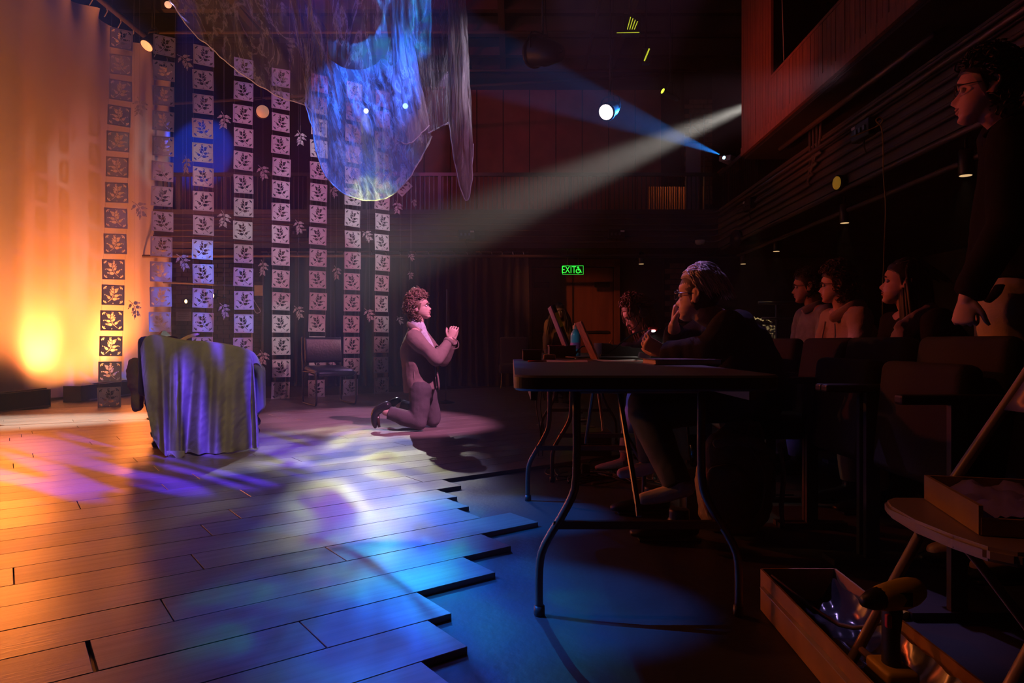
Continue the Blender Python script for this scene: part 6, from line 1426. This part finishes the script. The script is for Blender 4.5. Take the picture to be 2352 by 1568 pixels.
bm = B(); grid(bm, 24, 30, lambda u, v: V((c.x + .08 + .19 * u, c.y - .22 + .03 * noise.noise(V((u * 8, v * 8, 6))), 1.04 - .20 * v))); tag(put('plastic_drape', bm, M['white'], None, True), 'netted plastic sheet hanging off the right of the lit side table', 'plastic sheet')
spot('table_light', V((c.x - .1, c.y - .5, 2.3)), V((c.x, c.y, 1.0)), 26, (1, .72, .30), 36, .6, .03)
# yellow practical lamps upstage
for (px, py, d, r_, lab) in ((427, 692, 12.9, .030, 'small yellow bulb on a black bracket left of the third strand'), (488, 679, 12.6, .036, 'yellow bulb on the horizontal pipe beside the third strand')):
    c = P(px, py, d); t = empty('work_light', c, lab, 'lamp', 'yellow bulbs upstage')
    bm = B(); sphere(bm, c, r_, 12, (.8, .8, 1.2)); put('bulb', bm, M['lamp_warm'], t, True); bm = B(); tube(bm, [c + V((.0, .02, 0)), V((c.x, 13.2, c.z))], .012, 8); lathe(bm, [(.03, 0), (.06, .05), (.062, .055), (.032, 0.004)], 14, c + V((0, .01, 0)), (0, 1, 0)); put('bracket', bm, M['blackmetal'], t, True)
t = empty('pipe_barrier', P(500, 655, 12.0), 'horizontal metal pipe on an upright behind the middle strands', 'pipe')
bm = B(); tube(bm, [P(375, 648, 12.0), P(580, 658, 12.0)], .018, 8); put('rail', bm, M['greymetal'], t, True); bm = B(); q = P(580, 655, 12.0); tube(bm, [V((q.x, q.y, 0)), q + V((0, 0, .03))], .02, 8); put('upright', bm, M['greymetal'], t, True)
bm = B(); tube(bm, [P(572, 672, 12.0), P(590, 700, 12.0), P(598, 715, 12), P(588, 718, 12), P(580, 700, 12)], .008, 6, 'round', 4); put('wire', bm, M['thread'], t, True)
bm = B(); box(bm, P(594, 667, 12.36), (.15, .02, .19)); tag(put('plywood_offcut', bm, M['kraft']), 'small brown board behind the upright pipe right of the fourth strand', 'board')
bm = B(); box(bm, V((P(592, 860, 9.6).x, 9.6, .24)), (.16, .16, .44), None, .006); tag(put('wooden_crate', bm, M['wood']), 'narrow brown crate on the floor right of the draped armchair', 'crate')
# curtain leader cord: thin pole beside the kneeling man
c = P(1024, 860, 9.0); t = empty('microphone_stand', V((c.x, c.y, .02)), 'thin upright pole with a round base behind the clasped hands', 'stand')
bm = B(); tube(bm, [V((c.x, c.y, .03)), P(1026, 664, 9.0)], .0055, 6); put('pole', bm, M['greymetal'], t, True); bm = B(); lathe(bm, [(.12, 0), (.12, .012), (.03, .03), (.01, .04)], 20, (c.x, c.y, .021)); put('base', bm, M['blackmetal'], t, True)
# upholstered chair in the dark by the curtain end
c = G(1180, 880, 0); c = V((.03, 12.0, 0)); t = empty('lounge_chair', c, 'dark upholstered chair in shadow under the notice, left of the doors', 'chair')
bm = B(); box(bm, c + V((0, 0, .36)), (.52, .5, .16), None, .04, 3); put('seat', bm, M['navy'], t, True); bm = B(); box(bm, c + V((0, .22, .66)), (.50, .10, .50), None, .04, 3); put('backrest', bm, M['navy'], t, True)
for sx in (-1, 1):
    for sy in (-1, 1):
        bm = B(); tube(bm, [c + V((sx * .2, sy * .2, .30)), c + V((sx * .22, sy * .22, .002))], .018, 8); put('leg', bm, M['darkwood'], t)

bm = B(); tube(bm, [V((P(590, 875, 9.4).x, 9.4, .20)), V((P(601, 862, 9.4).x, 9.4, .37))], .009, 6); tag(put('yellow_stick', bm, M['yellow'], None, True), 'short yellow stick leaning on the narrow crate beside the armchair', 'stick')
c = P(376, 790, 7.2); t = empty('glass_lantern', V((c.x, c.y, .02)), 'small dark glass lantern on a thin stand, peeping over the draped armchair', 'lantern')
bm = B(); lathe(bm, [(.16, .02), (.16, .03), (.014, .05), (.014, .70), (.10, .715), (.10, .73)], 18, (c.x, c.y, .001)); put('stand', bm, M['blackmetal'], t, True)
bm = B(); box(bm, V((c.x, c.y, .81)), (.10, .10, .15), None, .006); put('glass_body', bm, M['darkwood'], t)
bm = B(); lathe(bm, [(.075, 0), (.07, .012), (.03, .05), (.012, .06)], 4, V((c.x, c.y, .885))); put('cap', bm, M['blackmetal'], t)
# ------------------------------------------------------------------ haze from the hazer: one even volume filling the room
bm = B(); box(bm, (.1, 8.1, 3.66), (15.6, 15.9, 7.3)); hz = put('haze', bm, None); hz['kind'] = 'stuff'
hm = bpy.data.materials.new('haze'); hm.use_nodes = True; hn = hm.node_tree.nodes; hn.remove(hn['Principled BSDF'])
vs_ = hn.new('ShaderNodeVolumeScatter'); vs_.inputs['Color'].default_value = (.9, .9, .95, 1); vs_.inputs['Density'].default_value = .0075; vs_.inputs['Anisotropy'].default_value = .35
hm.node_tree.links.new(vs_.outputs[0], hn['Material Output'].inputs['Volume']); hz.data.materials.append(hm)
